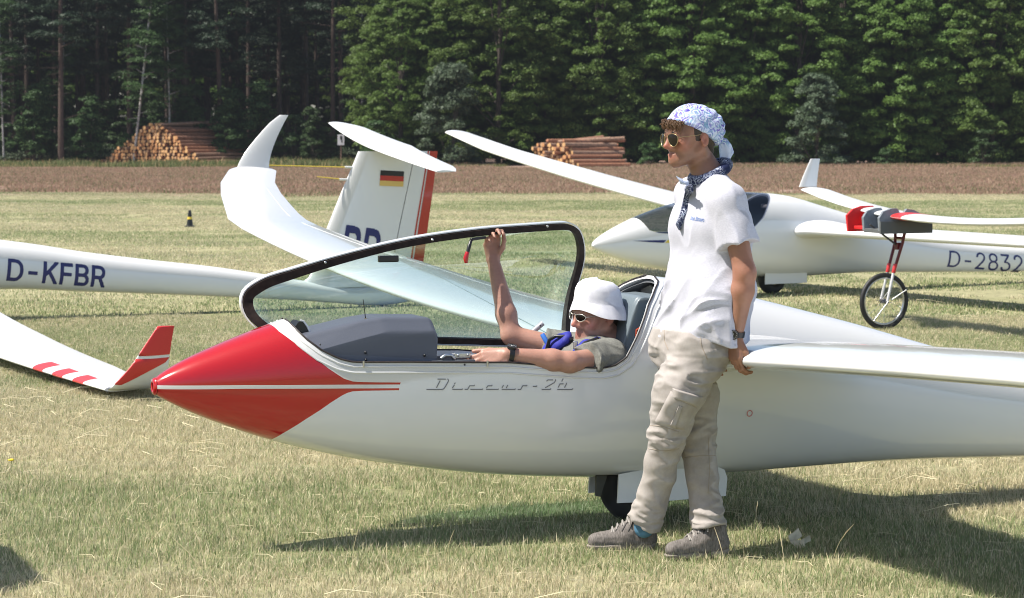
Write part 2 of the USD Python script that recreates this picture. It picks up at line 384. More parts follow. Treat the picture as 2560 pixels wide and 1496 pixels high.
SHELL = (OUT1 - OPENING) - HOLLOW
BAY = prism([(.24, .0), (.24, .30), (-.30, .30), (-.30, .0)], -.11, .11)
SHELL = SHELL - BAY

def rim_curve(d=0.0, n=90):
    """Points along the opening's edge on the skin, port side front to rear, moved d metres down the skin."""
    L = LineString(RIM); 
    if d: L = L.parallel_offset(abs(d), 'left' if d > 0 else 'right', join_style=1)
    P = np.array([L.interpolate(t, normalized=True).coords[0] for t in np.linspace(0, 1, n)])
    if P[0, 0] < P[-1, 0]: P = P[::-1]
    if d: P = P[P[:, 1] < B1.zt(P[:, 0]) - .0005]
    y = B1.lat(P[:, 0], P[:, 1]); return np.stack([P[:, 0], y, P[:, 1]], 1)
def tyre_wheel(parent, c, r, w, name='wheel', rimmat=METAL, n=40):
    """A wheel whose axle runs across (local y)."""
    h = holder(name, parent); a = np.linspace(0, 2 * np.pi, 15); rr = w / 2
    prof = [(r - rr * .95 + rr * .95 * math.cos(t), rr * math.sin(t)) for t in a]
    ty = lathe(prof, n); ty.apply_transform(trimesh.transformations.rotation_matrix(np.pi / 2, [1, 0, 0])); ty.apply_translation(c)
    hub = lathe([(0, -w * .42), (r - rr * 1.7, -w * .42), (r - rr * 1.5, -w * .3), (r - rr * 1.5, w * .3), (r - rr * 1.7, w * .42), (0, w * .42)], n)
    hub.apply_transform(trimesh.transformations.rotation_matrix(np.pi / 2, [1, 0, 0])); hub.apply_translation(c)
    obj('tyre', ty, BLACKRUB, h, smooth=40); obj('rim', hub, rimmat, h, smooth=30); return h
UPV = np.array([0, 0, 1.0])
def wing_pair(parent, z0, lep, ch, zp, zs, root=.22, mat=WHITE, tip=None, sides=(1, -1), fat=1.0):
    """Port and starboard wing from planform functions of the span position; zp, zs give the rise."""
    for side in sides:
        zz = zp if side > 0 else zs
        L = np.concatenate([[root, root + .05, root + .11, root + .19, root + .30], np.linspace(root + .45, 7.3, 22)]); st = []
        for l in L:
            k = max(0.0, 1 - (l - root) / .30) ** 2
            st.append((np.array([lep(l) + .05 * k, side * l, z0 + zz(l) - .02 * k]), ch(l) + .20 * k, fat * (.135 + .05 * k - .02 * min(1, l / 7)), UPV))
        st.append((np.array([lep(7.3) - .05, side * 7.36, z0 + zz(7.36)]), ch(7.3) - .07, .08, UPV))
        obj('wing', wing_mesh(st), mat, parent, smooth=45)
        ail = [(np.array([lep(l), side * l, z0 + zz(l)]), ch(l), fat * (.135 - .02 * l / 7), UPV) for l in np.linspace(4.2, 6.9, 12)]
        obj('aileron', wing_mesh(ail, 40, .80, 1.0, .0018), mat, parent, smooth=35)
# ------------------------------------------------------------------ the white and red single-seater in front
def hit(fr, body, dx, dy):
    lat = .15
    for _ in range(25):
        s, z = fr.sz(dx, dy, lat); lat = .5 * lat + .5 * float(body.lat(s, z))
    return fr.sz(dx, dy, lat)
g1 = thing('glider', 'white glider with red nose and raised canopy, pilot seated inside, nearest the camera', 'glider', M1.o, M1.rot, kind='thing')
H = lambda x, y: hit(M1, B1, x, y)
up_edge = [(983, 948.4), (985, 943.2), (930, 942.8), (880, 942), (865.8, 940.6), (845, 934), (828, 923), (806.5, 908.4), (779, 887), (752.3, 867), (721.4, 844)]
lo_edge = [(981, 957.4), (980.5, 962.6), (930, 963.5), (885, 964.3), (865.8, 965.6), (852, 969.5), (840, 975.5), (812, 993), (785.9, 1011.5), (752, 1033), (721.4, 1052.8), (692, 1070), (669.8, 1082.4)]
st_up = [(378, 950.3), (600, 949.6), (860, 948.8)]; st_lo = [(378, 959.6), (600, 959), (860, 958)]
PU = [H(*p) for p in st_up[::-1]]; PL = [H(*p) for p in st_lo]
red_u = [H(*p) for p in up_edge] + [M1.sz(690, 818, .13), M1.sz(660, 797, 0.0)]
red_u = [PU[0]] + red_u + [(red_u[-1][0], 1.3), (2.104, 1.3), (2.104, PU[-1][1])] + PU[::-1][:-1]
red_l = [H(*p) for p in lo_edge] + [M1.sz(654, 1086, 0.0)]
red_l = red_l + [(red_l[-1][0], .1), (2.104, .1), (2.104, PL[0][1])] + PL
PU_, PL_ = prism(red_u, -.6, .6), prism(red_l, -.6, .6)
CAP = prism([(2.104, .3), (2.104, 1.1), (2.3, 1.1), (2.3, .3)], -.6, .6)
skin_obj('fuselage', B1, SHELL - PU_ - PL_ - CAP, WHITE, g1)
skin_obj('nose_paint', B1, SHELL ^ PU_, RED, g1, True, label='red upper paint of the nose')
skin_obj('nose_paint', B1, SHELL ^ PL_, RED, g1, True, label='red lower paint of the nose')
ring = lathe([(.016, .004), (.036, .0), (.032, .009), (.022, .012), (.016, .008)], 32); ring.apply_transform(trimesh.transformations.rotation_matrix(np.pi / 2, [0, 1, 0])); ring.apply_translation((2.100, 0, .672))
obj('nose_cap', ring, RED, g1, smooth=50)
dk = trimesh.creation.cylinder(.017, .012, sections=24); dk.apply_transform(trimesh.transformations.rotation_matrix(np.pi / 2, [0, 1, 0])); dk.apply_translation((2.100, 0, .672)); obj('nose_vent', dk, RED, g1)
# the edge of the cockpit opening: seal and two fine ridges on the skin
for d, r, mt, nm in ((-.002, .0038, SEAL, 'rim_seal'), (.016, .0042, WHITE, 'sill_ridge'), (.040, .0042, WHITE, 'sill_ridge')):
    C = rim_curve(d); C = C + B1.normal(C) * (.002 if nm == 'rim_seal' else -.001)
    Cs = C[::-1] * [1, -1, 1]; loop = np.vstack([C[::-1], Cs[::-1][1:]]) if False else None
    for sgn in (1, -1): obj(nm, tube(C * [1, sgn, 1], r, 8), mt, g1, smooth=True)
# wings
lep = lambda l: float(np.interp(l, [.2, 4, 6., 6.9, 7.3], [.03, .12, .19, .02, -.16]))
chd = lambda l: float(np.interp(l, [.2, 4, 6., 7.3], [.837, .68, .52, .36]))
zst = lambda l: -.006 * (l - .3) + .012 * (l - .3) ** 2 + .085 * max(0, l - 5.9) ** 1.1
zpt = lambda l: .077 * (l - .3) - .005 * (l - .3) ** 2
wing_pair(g1, .738, lep, chd, zpt, zst)
for side, zf in ((1, zpt), (-1, zst)):
    b = (lep(7.3) - .07, side * 7.34, .738 + zf(7.3) + .005)
    obj('winglet', wing_mesh(dense(winglet_st(b, .245, .40, .10, .34, .085, side), 3), 22), WHITE, g1, smooth=40)
# fin, rudder, tailplane (outside the picture on the right)
fin = [(np.array([-3.55 - .42 * t, 0, .36 + .98 * t]), .86 - .30 * t, .10, np.array([0, 1.0, 0])) for t in np.linspace(0, 1, 6)]
obj('fin', wing_mesh(fin), WHITE, g1, smooth=40)
for sd in (1, -1):
    tp = [(np.array([-3.92 - .10 * t * t, sd * 1.25 * t, 1.345]), .48 - .22 * t, .10, UPV) for t in np.linspace(0, 1, 7)]
    obj('tailplane', wing_mesh(tp), WHITE, g1, smooth=40)
# undercarriage
tyre_wheel(g1, (0, 0, .172), .176, .125, rimmat=pm('grey_rim', (.25, .25, .26), .5))
def plate(poly_sz, y, t): 
    return tri(prism(poly_sz, y - t / 2, y + t / 2))
door = [M1.sz(x, y, .15) for x, y in [(1524, 1172), (1521, 1244), (1640, 1239), (1790, 1226), (1793, 1180), (1786, 1160), (1760, 1150), (1640, 1150)]]
for sd in (1, -1):
    d = plate(door, 0, .008); d.apply_translation((0, sd * .15, 0)); obj('gear_door', d, WHITE, g1)
fd = plate([M1.sz(x, y, .08) for x, y in [(1468, 1172), (1467, 1226), (1478, 1228), (1496, 1172)]], .08, .012); obj('wheel_bay_lip', fd, pm('dark_olive', (.05, .05, .04), .6), g1)
obj('axle_fork', cat(rod((0, -.10, .172), (0, .10, .172), .018), rod((0, .095, .17), (-.10, .095, .30), .014), rod((0, -.095, .17), (-.10, -.095, .30), .014)), DARKMETAL, g1, smooth=30)
obj('tail_wheel', cat(*[m for m in [lathe([(.03, -.02), (.075, -.02), (.085, 0), (.075, .02), (.03, .02), (.03, -.02)], 20).apply_transform(trimesh.transformations.rotation_matrix(np.pi / 2, [1, 0, 0])).apply_translation((-4.15, 0, .085))]]), BLACKRUB, g1, smooth=40)
# cockpit: tub, console, head cushion, rods, fittings
cx = lambda x, y, lat: M1.loc(x, y, lat)
tub = man(B1.solid(-.15, 1.70, .016, 120, 64)) - man(B1.solid(-.13, 1.68, .030, 120, 64)) - prism([(s, z - .022) for s, z in RIM] + [(-.075, 1.5), (1.572, 1.5)], -.6, .6)
obj('cockpit_lining', tri(tub), INTERIOR, g1, smooth=40)
csz = [(740, 836), (757, 827), (887, 794.5), (943.6, 785), (1056, 785.5), (1064, 789), (1068, 797), (1061, 886), (1060, 905), (880, 905), (846, 886)]
ctop = [M1.loc(x, y, .13) for x, y in csz]; P = []
for (x, y, z) in [(p_[0], 0, p_[2] + .004) for p_ in ctop]:
    for lt in (-.105, .105): P.append((x, lt, z))
    w = .175 if z < .86 else .16
    for sd in (-1, 1): P.append((x - (.02 if x > 1.2 else .004), sd * w, z - (.055 if z > .80 else 0.0)))
cm = hullm(P); cm = cm.subdivide().subdivide().subdivide(); cm = smoothed(cm, 3); obj('instrument_console', cm, CONSOLE, g1, smooth=28)
for x, y in ((898, 887 - 18), (899, 901 - 14), (1044, 890 - 14)):
    p = cx(x, y, .176); obj('console_screw', sphere_at(p, .006, 1), BLACK, g1, smooth=True)
pb = cx(899.6, 793, .06); obj('antenna', rod(pb, pb + np.array([.012, 0, .092]), .0022, 6, .0015), BLACK, g1, smooth=True)
obj('antenna_socket', rod(pb - [0, 0, .006], pb + [.001, 0, .016], .006, 10), GOLD, g1, smooth=30)
hood = [cx(x, y, .03) for x, y in ((722, 800), (731, 792), (742, 795), (752, 808), (759, 826), (764, 842))]
hq = [M1.sz(x, y, .03) for x, y in ((722, 803), (728, 794), (734, 790), (742, 792), (750, 803), (757, 818), (762, 838), (752, 832))]
obj('black_hood', tri(prism(hq, -.045, .05)), BLACK, g1, smooth=30)
obj('hood_edge', tube([np.array([a_, .05, b_ + .003]) for a_, b_ in hq[2:6]], .004, 8), WHITE, g1, smooth=True)
pin = pm('steel_pin', (.55, .55, .55), .35, metallic=1.0)
for x, y in ((898, 896), (1193, 892)):
    s, z = M1.sz(x, y + 5, .27); lt = float(B1.lat(s, z - .004)) + .004; obj('latch_pin', rod((s, lt, z - .008), (s, lt + .002, z + .016), .0042, 8), pin, g1, smooth=30)
for x, y in ((786, 849), (1143, 899), (1200, 897)):
    s, z = H(x, y); lt = float(B1.lat(s, z)); obj('rivet', sphere_at((s, lt, z), .0042, 1), DARKMETAL, g1, smooth=True)
obj('push_rod', tube([cx(1112, 876, .17), cx(1150, 878, .17), cx(1180, 880, .18), cx(1215, 876, .2), cx(1250, 862, .2)], .010, 10), GREYPLASTIC, g1, smooth=True)
a = cx(1137, 876, .19); obj('rod_bracket', cat(rbox(a + [-.035, -.006, -.012], a + [.035, .006, .012], .004), sphere_at(a + [.02, .008, .002], .006, 1), sphere_at(a + [-.022, .008, .002], .006, 1)), METAL, g1, smooth=30)
hs = [cx(1085, 884, .2), cx(1095, 876, .2), cx(1110, 876, .2), cx(1118, 886, .2)]; obj('release_lever', tube(hs, .008, 8), METAL, g1, smooth=True)
t0, t1 = cx(1252, 868, -.29), cx(1336, 796, -.27); obj('drinking_tube', rod(t0, t1, .0115, 14), pm('grey_hose', (.30, .30, .33), .4), g1, smooth=40)
obj('tube_hole', sphere_at(t0 + (t1 - t0) * .9 + [0, .009, .002], .0045, 1), BLACK, g1, smooth=True)
lin = [cx(1060, 893, .20), cx(1400, 893, .23)]
obj('side_panel', rbox((lin[1][0], .19, .70), (lin[0][0], .212, .752), .006), pm('dark_grey_trim', (.06, .065, .075), .5), g1, smooth=30)
# head cushion of grey leather with a seam
hc = []
for lt, grow in ((-.15, 0), (-.12, .012), (.12, .012), (.15, 0)):
    for x, y in ((1533, 726), (1600, 722), (1612, 745), (1585, 900), (1480, 900), (1515, 800)):
        p = cx(x, y, 0); hc.append((p, lt, grow))
zc0 = np.mean([p[0] for p in hc], 0)
P = [np.array([p[0], lt, p[2]]) + (p - zc0) / np.linalg.norm(p - zc0) * (g - .012) for p, lt, g in hc]
hm = hullm(P).subdivide().subdivide().subdivide(); hm = smoothed(hm, 14)
cush = obj('head_cushion', hm, LEATHER, g1, smooth=40)
sp = LineString([tuple(cx(x, y, .0)[[0, 2]]) for x, y in ((1605, 742), (1585, 745), (1568, 757), (1564, 775), (1566, 812), (1570, 850))])
stt = [sphere_at((sp.interpolate(t, True).x, .157, sp.interpolate(t, True).y), .0028, 1) for t in np.linspace(0, 1, 46)]
obj('stitching', cat(*stt), pm('pale_thread', (.55, .58, .60), .7), cush)
em = [[(1529, 826), (1530, 806), (1548, 794)], [(1548, 794), (1559, 788)], [(1533, 806), (1552, 806)], [(1531, 817), (1541, 803)]]
ems = [tube([np.array([*(cx(x, y, .0)[[0]]), .150, cx(x, y, .0)[2]]) for x, y in l], .0045, 6) for l in em]
obj('embroidery', cat(*ems), pm('orange_thread', (.55, .08, .03), .7), cush, label='orange-red embroidered mark')
bulk = [(-.075, -.235, .5), (-.075, .235, .5), (-.07, .215, .80), (-.06, .12, .99), (-.058, 0, 1.02), (-.06, -.12, .99), (-.07, -.215, .80)]
obj('bulkhead', hullm([p for q in bulk for p in (q, (q[0] - .02, q[1], q[2]))]), BLACK, g1)
obj('seat_shell', hullm([(.10, -.2, .45), (.10, .2, .45), (-.02, -.2, .72), (-.02, .2, .72), (.06, -.2, .44), (.06, .2, .44), (-.05, -.2, .72), (-.05, .2, .72)]), INTERIOR, g1)
# the canopy, swung open to starboard: frame, outer lip, glass, catch
CAN = [(668, 838, .05), (640, 815, .06), (615, 794, .075), (600, 772, .085), (594, 752, .09), (594, 735, .09), (602, 716, .085), (622, 699, .075), (650, 684, .06), (700, 668, .04), (760, 650, .02), (830, 630, .01), (900, 612, 0), (1000, 589.5, 0), (1100, 573, 0), (1200, 561, 0), (1300, 553.5, 0), (1370, 549, .02), (1398, 549.5, .04), (1415, 556, .06), (1428, 572, .09), (1436, 600, .13), (1437, 632, .17), (1431, 665, .19), (1420, 702, .20), (1409, 745, .18), (1402, 790, .13), (1398, 830, .07), (1390, 856, .02)]
def can_pt(x, y, v):
    z = 1.0
    for _ in range(4):
        lat = -.272 - v - .14 * (z - .76); s, z = M1.sz(x, y, lat)
    return np.array([s, lat, z])
CR = np.array([can_pt(*c) for c in CAN]); tt = np.r_[0, np.cumsum(np.linalg.norm(np.diff(CR, axis=0), axis=1))]
CR = CubicSpline(tt, CR)(np.linspace(0, tt[-1], 120))
hinge = np.linspace(CR[-1], CR[0], 22)[1:-1]; loop = np.vstack([CR, hinge]); cen = loop.mean(0)
tan = np.roll(loop, -1, 0) - np.roll(loop, 1, 0); tan /= np.linalg.norm(tan, axis=1, keepdims=True)
outn = np.array([0, -1.0, .12]); outn /= np.linalg.norm(outn)
inw = np.cross(tan, outn); inw /= np.linalg.norm(inw, axis=1, keepdims=True)
if ((cen - loop) * inw).sum(1).mean() < 0: inw = -inw
fro = np.cross(inw, tan); fro /= np.linalg.norm(fro, axis=1, keepdims=True)
if (fro @ outn).mean() < 0: fro = -fro
ww = np.interp(np.linspace(0, 1, 120), [0, .12, .2, .35, .75, .82, 1], [.018, .021, .017, .0135, .0125, .014, .013]); ww = np.r_[ww, np.full(len(hinge), .013)][:, None]
fm = ribbon_sweep(loop + inw * (ww + .006), inw, fro, 1.0, 1.0, True) if False else None
def sweep_rect(path, a, b, wa, wb):
    V = np.stack([path - a * wa - b * wb, path + a * wa - b * wb, path + a * wa + b * wb, path - a * wa + b * wb], 1).reshape(-1, 3); n = len(path); F = []
    for i in range(n):
        j = (i + 1) % n
        for k in range(4):
            k2 = (k + 1) % 4; F += [[i * 4 + k, j * 4 + k, j * 4 + k2], [i * 4 + k, j * 4 + k2, i * 4 + k2]]
    m = trimesh.Trimesh(V, np.array(F), process=False)
    if m.volume < 0: m.invert()
    return m
fr_ = sweep_rect(loop + inw * (ww + .004), inw, fro, ww, .014); obj('canopy_frame', fr_, FRAME, g1, smooth=40)
lip = sweep_rect(loop - inw * .002 + fro * .012, inw, fro, .0025, .017); obj('canopy_edge', lip, WHITE, g1, smooth=40)
K = 16; base = loop + inw * (ww * 2) + fro * .010; Vg = []; cenb = base.mean(0)
for i in range(K):
    r = math.cos(i / K * math.pi / 2); Vg.append(cenb + (base - cenb) * r + outn * .30 * math.sin(i / K * math.pi / 2))
Vg = np.vstack(Vg + [cenb + outn * .30]); n0 = len(base); Fg = grid_faces(K, n0, True); k = np.arange(n0)
Fg = np.vstack([Fg, np.stack([(K - 1) * n0 + k, (K - 1) * n0 + (k + 1) % n0, np.full(n0, K * n0)], 1)])
obj('canopy_glass', trimesh.Trimesh(Vg, Fg, process=False), CANOPY, g1, smooth=True)
hp = can_pt(1160, 589, -.02); hk = can_pt(1150, 626, -.03); he = can_pt(1147, 648, -.03)
hnd = obj('canopy_catch', cat(tube([can_pt(1195, 584, -.02), hp, can_pt(1154, 608, -.03), hk], [.006, .008, .009, .007], 8), sphere_at(hp + [0, .006, 0], .008, 1)), BLACK, g1, smooth=True)
obj('red_grip', tube([hk + [0, 0, .01], can_pt(1146, 636, -.03), he], [.009, .012, .007], 8), RED, hnd, smooth=True)
for x, y in ((800, 646), (1064, 590), (1347, 556.5)): obj('frame_fitting', sphere_at(can_pt(x, y, -.016), .006, 1), METAL, g1, smooth=True)
q0 = can_pt(955, 637, -.015); obj('frame_clamp', rbox(q0 + [-.045, -.01, -.014], q0 + [.045, .012, .014], .005), BLACK, g1, smooth=30)
# lettering on the flank
def px2(lines, x0, y0, sc): return [[H((x / sc + x0) / DS, (y / sc + y0) / DS) for x, y in l] for l in lines]
L = [[(30, 352), (275, 352), (300, 345), (318, 325), (378, 220), (380, 205), (365, 180)], [(205, 188), (338, 188)], [(248, 210), (188, 325)], [(440, 330), (475, 275)], [(470, 260), (490, 245)], [(440, 351), (595, 351), (602, 338)],
     [(635, 351), (682, 351), (715, 292), (785, 292), (792, 278)], [(725, 351), (915, 351), (925, 338)], [(978, 330), (1005, 293), (1062, 293), (1072, 278)], [(975, 351), (1165, 351), (1172, 338)], [(1225, 330), (1250, 280)], [(1292, 330), (1318, 280)], [(1222, 351), (1430, 351), (1440, 338)],
     [(1475, 352), (1520, 352), (1555, 292), (1615, 292), (1625, 280)], [(1715, 303), (1770, 303), (1780, 290)], [(1930, 222), (1950, 200), (2035, 200)], [(2072, 190), (2072, 215), (2050, 245), (1910, 325)], [(1855, 352), (1990, 352), (2000, 335)], [(2195, 178), (2170, 225)], [(2115, 320), (2145, 262), (2200, 262)], [(2245, 245), (2245, 265), (2215, 322)], [(2100, 352), (2335, 352), (2350, 335)]]
v, f = flat_text(strokes(px2(L, 1060, 920, 6.3), .0042), .02); P, n = wrap_on(B1, v, f); letter_parts(*P, GREYLET, holder('lettering', g1), n)
cxy = H(1848, 1020); rr = [(cxy[0] + .0125 * math.cos(a), cxy[1] + .0125 * math.sin(a)) for a in np.linspace(0, 2 * np.pi, 30)]
v, f = flat_text(strokes([rr], .0028), .02); P, n = wrap_on(B1, v, f); obj('ring_mark', P, pm('red_mark', (.5, .03, .02), .5), g1, normals=n)
def n3_(v): v = np.asarray(v, float); return v / np.linalg.norm(v)
# ------------------------------------------------------------------ the glider behind on the left, its tail beside the cockpit
M2 = Frame(-1.22, 22.5, 27.0)
def prof(fr, pts): return [fr.sz(x, y, 0.0) for x, y in pts]
T2 = prof(M2, [(0, 590), (96, 602.5), (193, 618), (352, 637.7), (527, 657), (654, 676), (740, 690), (860, 704)]); Bt2 = prof(M2, [(0, 712), (200, 718), (400, 725), (590, 733), (700, 738), (820, 746), (930, 752)])
t_hi = max(p[0] for p in T2)
T2 = T2 + [(t_hi + .6, .80), (t_hi + 1.2, .95), (t_hi + 2.0, 1.0), (t_hi + 3.2, .80), (t_hi + 3.7, .62), (-.62, .30)]
Bt2 = Bt2 + [(t_hi + .6, .25), (t_hi + 1.6, .20), (t_hi + 2.8, .36), (t_hi + 3.7, .56), (-.62, .13)]
W2 = [(t_hi + 3.7, .02), (t_hi + 3.2, .16), (t_hi + 2.2, .30), (t_hi + 1.2, .30), (t_hi, .21), (2.4, .15), (1.0, .10), (0, .075), (-.62, .03)]
B2 = Body(T2, Bt2, W2)
g2 = thing('glider', 'white glider lettered D-KFBR whose flagged tail fin stands behind the red-nosed glider', 'glider', M2.o, M2.rot, kind='thing')
m = B2.solid(B2.s0, B2.s1, 0, 220, 64); obj('fuselage', (m.vertices, m.faces), WHITE_FAR, g2, normals=np.where(np.isfinite(B2.normal(np.array(m.vertices))), B2.normal(np.array(m.vertices)), 0))
fle = prof(M2, [(722, 708), (745, 700), (770, 668), (800, 572), (840, 473), (880, 380), (884, 368)]); fte = prof(M2, [(1040, 655), (1055, 540), (1067, 455), (1077, 372)])
fle.sort(key=lambda p: p[1]); fte.sort(key=lambda p: p[1]); fl, ft = np.array(fle), np.array(fte)
zt = ft[-1, 1]; zb = .20
sle = lambda z: float(np.interp(z, fl[:, 1], fl[:, 0])); ste = lambda z: float(np.interp(z, ft[:, 1], ft[:, 0], left=ft[0, 0] + .04))
hx = lambda z: ste(z) + .30 * (sle(min(max(z, .6), zt)) - ste(z))        # rudder hinge line
def vblade(zs, sa, sb, thick, r0=1.0, r1=1.0):
    st = []
    for z in zs:
        a, b = sa(z), sb(z); st.append((np.array([a, 0, z]), a - b, thick / max(a - b, .1), np.array([0, 1.0, 0])))
    return st
zz = np.linspace(zb, zt, 14)
# fin and rudder share one section; the rudder is set a hair narrower so that its hinge line shows
full = [(np.array([sle(z), 0, z]), sle(z) - ste(z), .105, np.array([0, 1.0, 0])) for z in zz]
def part_blade(x0, x1, grow): 
    return wing_mesh(full, 60, x0, x1, grow)
obj('fin', part_blade(0, .695, 0), WHITE_FAR, g2, smooth=40)
rud = obj('rudder', part_blade(.705, 1.0, -.0005), WHITE_FAR, g2, smooth=40)
obj('rudder_stripe', part_blade(.90, 1.001, .003), RED, rud, smooth=40, label='red trailing stripe of the rudder')
obj('rudder_line', part_blade(.868, .884, .003), RED, rud, smooth=40)
def finlat(z, s):
    c = sle(z) - ste(z); x = np.clip((sle(z) - s) / c, .001, 1); t = .105
    return c * 5 * t * (.2969 * math.sqrt(x) - .126 * x - .3516 * x ** 2 + .2843 * x ** 3 - .1036 * x ** 4) + .004
def on_fin(poly, name, mat, parent=g2):
    g = poly if hasattr(poly, 'geoms') or isinstance(poly, Polygon) else Polygon(poly)
    ms = cat(*[trimesh.creation.extrude_polygon(p, .001, engine='earcut') for p in getattr(g, 'geoms', [g])]); v, f = flat_text(ms, .05)
    V = np.array([[s, finlat(z, s), z] for s, z in v[:, :2]]); return obj(name, (V, f[:, ::-1]), mat, parent)
fx = lambda x, y: M2.sz(x, y, .06)
fl4 = [fx(938, 419), fx(997, 422), fx(995, 459.5), fx(935, 457)]
def lerp2(a, b, t): return (a[0] + (b[0] - a[0]) * t, a[1] + (b[1] - a[1]) * t)
flag = holder('flag', g2)
for i, mt in enumerate((BLACK, RED, GOLDFLAG)):
    a, b = i / 3, (i + 1) / 3; on_fin([lerp2(fl4[0], fl4[3], a), lerp2(fl4[1], fl4[2], a), lerp2(fl4[1], fl4[2], b), lerp2(fl4[0], fl4[3], b)], 'flag_band', mt, flag)
def word_quad(text, quad, bold=True, cond=1.0):
    """Lettering fitted to a quadrilateral (top-left, top-right, bottom-right, bottom-left) of (s, z)."""
    m = meshkit.text_mesh(text, .1, .002, bold); v, f = flat_text(m, .008); lo, hi = v.min(0), v.max(0); u = (v[:, 0] - lo[0]) / (hi[0] - lo[0]); w = (hi[1] - v[:, 1]) / (hi[1] - lo[1]); q = [np.array(p) for p in quad]
    P = (q[0] * (1 - u)[:, None] + q[1] * u[:, None]) * (1 - w)[:, None] + (q[3] * (1 - u)[:, None] + q[2] * u[:, None]) * w[:, None]; return P, f
# the two large letters on the fin, cut off by the wing in front
v, f = word_quad('BR', [fx(853, 553), fx(944, 566), fx(925, 680), fx(832, 668)])
letter_parts(np.array([[s, finlat(z, s), z] for s, z in v]), f[:, ::-1], NAVY, holder('fin_lettering', g2))
qh = lambda x, y: hit(M2, B2, x, y)
v, f = word_quad('D-KFBR', [qh(18, 636), qh(259, 655), qh(254, 708), qh(12, 691)]); P, n = wrap_on(B2, v, f); letter_parts(*P, NAVY, holder('lettering', g2), n)
# tailplane from its outline on the picture: port tip towards us
stz = zt + .02
def at_z(fr, x, y, z):
    d = ray(x, y); p = np.array([0, 0, CAM_H]) + d * ((z - CAM_H) / d[2]); r = p - fr.o; return np.array([r @ fr.a, r @ fr.l, z])
cle = np.array([M2.sz(893, 372, 0.0)[0] - .02, 0, 1.565]); chord0 = .50
for sd, zr in ((1, -.235), (-1, .225)):
    tp = [(cle + np.array([-.16 * t ** 1.6, sd * 1.30 * t, zr * t]), chord0 - .20 * t - .10 * max(0, t - .85) / .15, .10, n3_((0, -sd * zr / 1.3, 1))) for t in np.linspace(0, 1, 11)]
    obj('tailplane', wing_mesh(tp), WHITE_FAR, g2, smooth=40)
for x, y, ln in ((866, 412, 1.0), (852, 442, .30)):
    p = M2.loc(x, y, 0.0); pr = obj('probe', rod(p, p + [ln, 0, .03], .0045, 8), YELLOW, g2, smooth=True); obj('probe_tip', rod(p - [.02, 0, 0], p + [.07, 0, .002], .011, 8), WHITE_FAR, pr, smooth=True)
obj('tail_wheel', lathe([(.03, -.03), (.085, -.03), (.10, 0), (.085, .03), (.03, .03), (.03, -.03)], 24).apply_transform(trimesh.transformations.rotation_matrix(np.pi / 2, [1, 0, 0])).apply_translation((.05, 0, .10)), BLACKRUB, g2, smooth=40)
# its port wing lies with the tip on the grass; the tip carries red and white bands and a winglet
tipx = at(343, 962, 14.5); r = tipx - M2.o; tl = np.array([r @ M2.a, r @ M2.l, .07])
root = np.array([t_hi + 1.15, .2, .78])
def w2le(t): 
    p = root + (tl - root) * t; Lr = (1 - t) * float(np.linalg.norm((tl - root)[:2])); p[2] = tl[2] + .012 * Lr + .0015 * Lr ** 3; return p + np.array([.34 - .10 * t, 0, 0])
w2c = lambda t: float(np.interp(t, [0, .5, .8, 1], [.86, .70, .54, .36]))
st = [(w2le(t), w2c(t), .135 - .03 * t, UPV) for t in np.linspace(0, .79, 24)]
obj('wing', wing_mesh(st), WHITE_FAR, g2, smooth=45)
ts = np.linspace(.79, 1.0, 8)
for i, (a, b) in enumerate(zip(ts[:-1], ts[1:])):
    e = [(w2le(t), w2c(t), .105, UPV) for t in np.linspace(a, b, 3)]
    # the leading half of each second band is red
    wm = wing_mesh(e); obj('wing_tip', wm, WHITE_FAR, g2, smooth=45)
    if i % 2 == 0 and i < 6: obj('red_band', wing_mesh(e, 40, 0, .24, .002), REDF, g2, smooth=45)
bl = w2le(1.0) + np.array([-.02, 0, 0]); wl = [(bl + np.array([-.27 * t ** 1.25, .15 * min(1, 2.2 * t) ** .7 + .03 * t, .40 * (.80 * t ** 1.25 + .20 * t)]), .36 - .25 * t, .10, np.array([0, -1.0, .35])) for t in np.linspace(0, 1, 15)]
wgl = obj('winglet', wing_mesh(wl), WHITE_FAR, g2, smooth=True)
obj('red_paint', wing_mesh(wl[2:9], 26, 0, [.12, .22, .34, .48, .66, .90, 1.0], .002), REDF, wgl, smooth=True, label='red curved lower field of the winglet')
wl2 = [(bl + np.array([-.27 * t ** 1.25, .15 * min(1, 2.2 * t) ** .7 + .03 * t, .40 * (.80 * t ** 1.25 + .20 * t)]), .36 - .25 * t, .10, np.array([0, -1.0, .35])) for t in np.linspace(.615, 1.002, 9)]
obj('red_paint', wing_mesh(wl2, 26, 0, 1, .002), REDF, wgl, smooth=True, label='red upper field of the winglet')
st = [(root * [1, -1, 1] + np.array([.34 - .1 * t, -7.0 * t, .25 * t + .35 * t * t]), w2c(t), .13 - .03 * t, UPV) for t in np.linspace(0, 1, 20)]
obj('wing', wing_mesh(st), WHITE_FAR, g2, smooth=45)
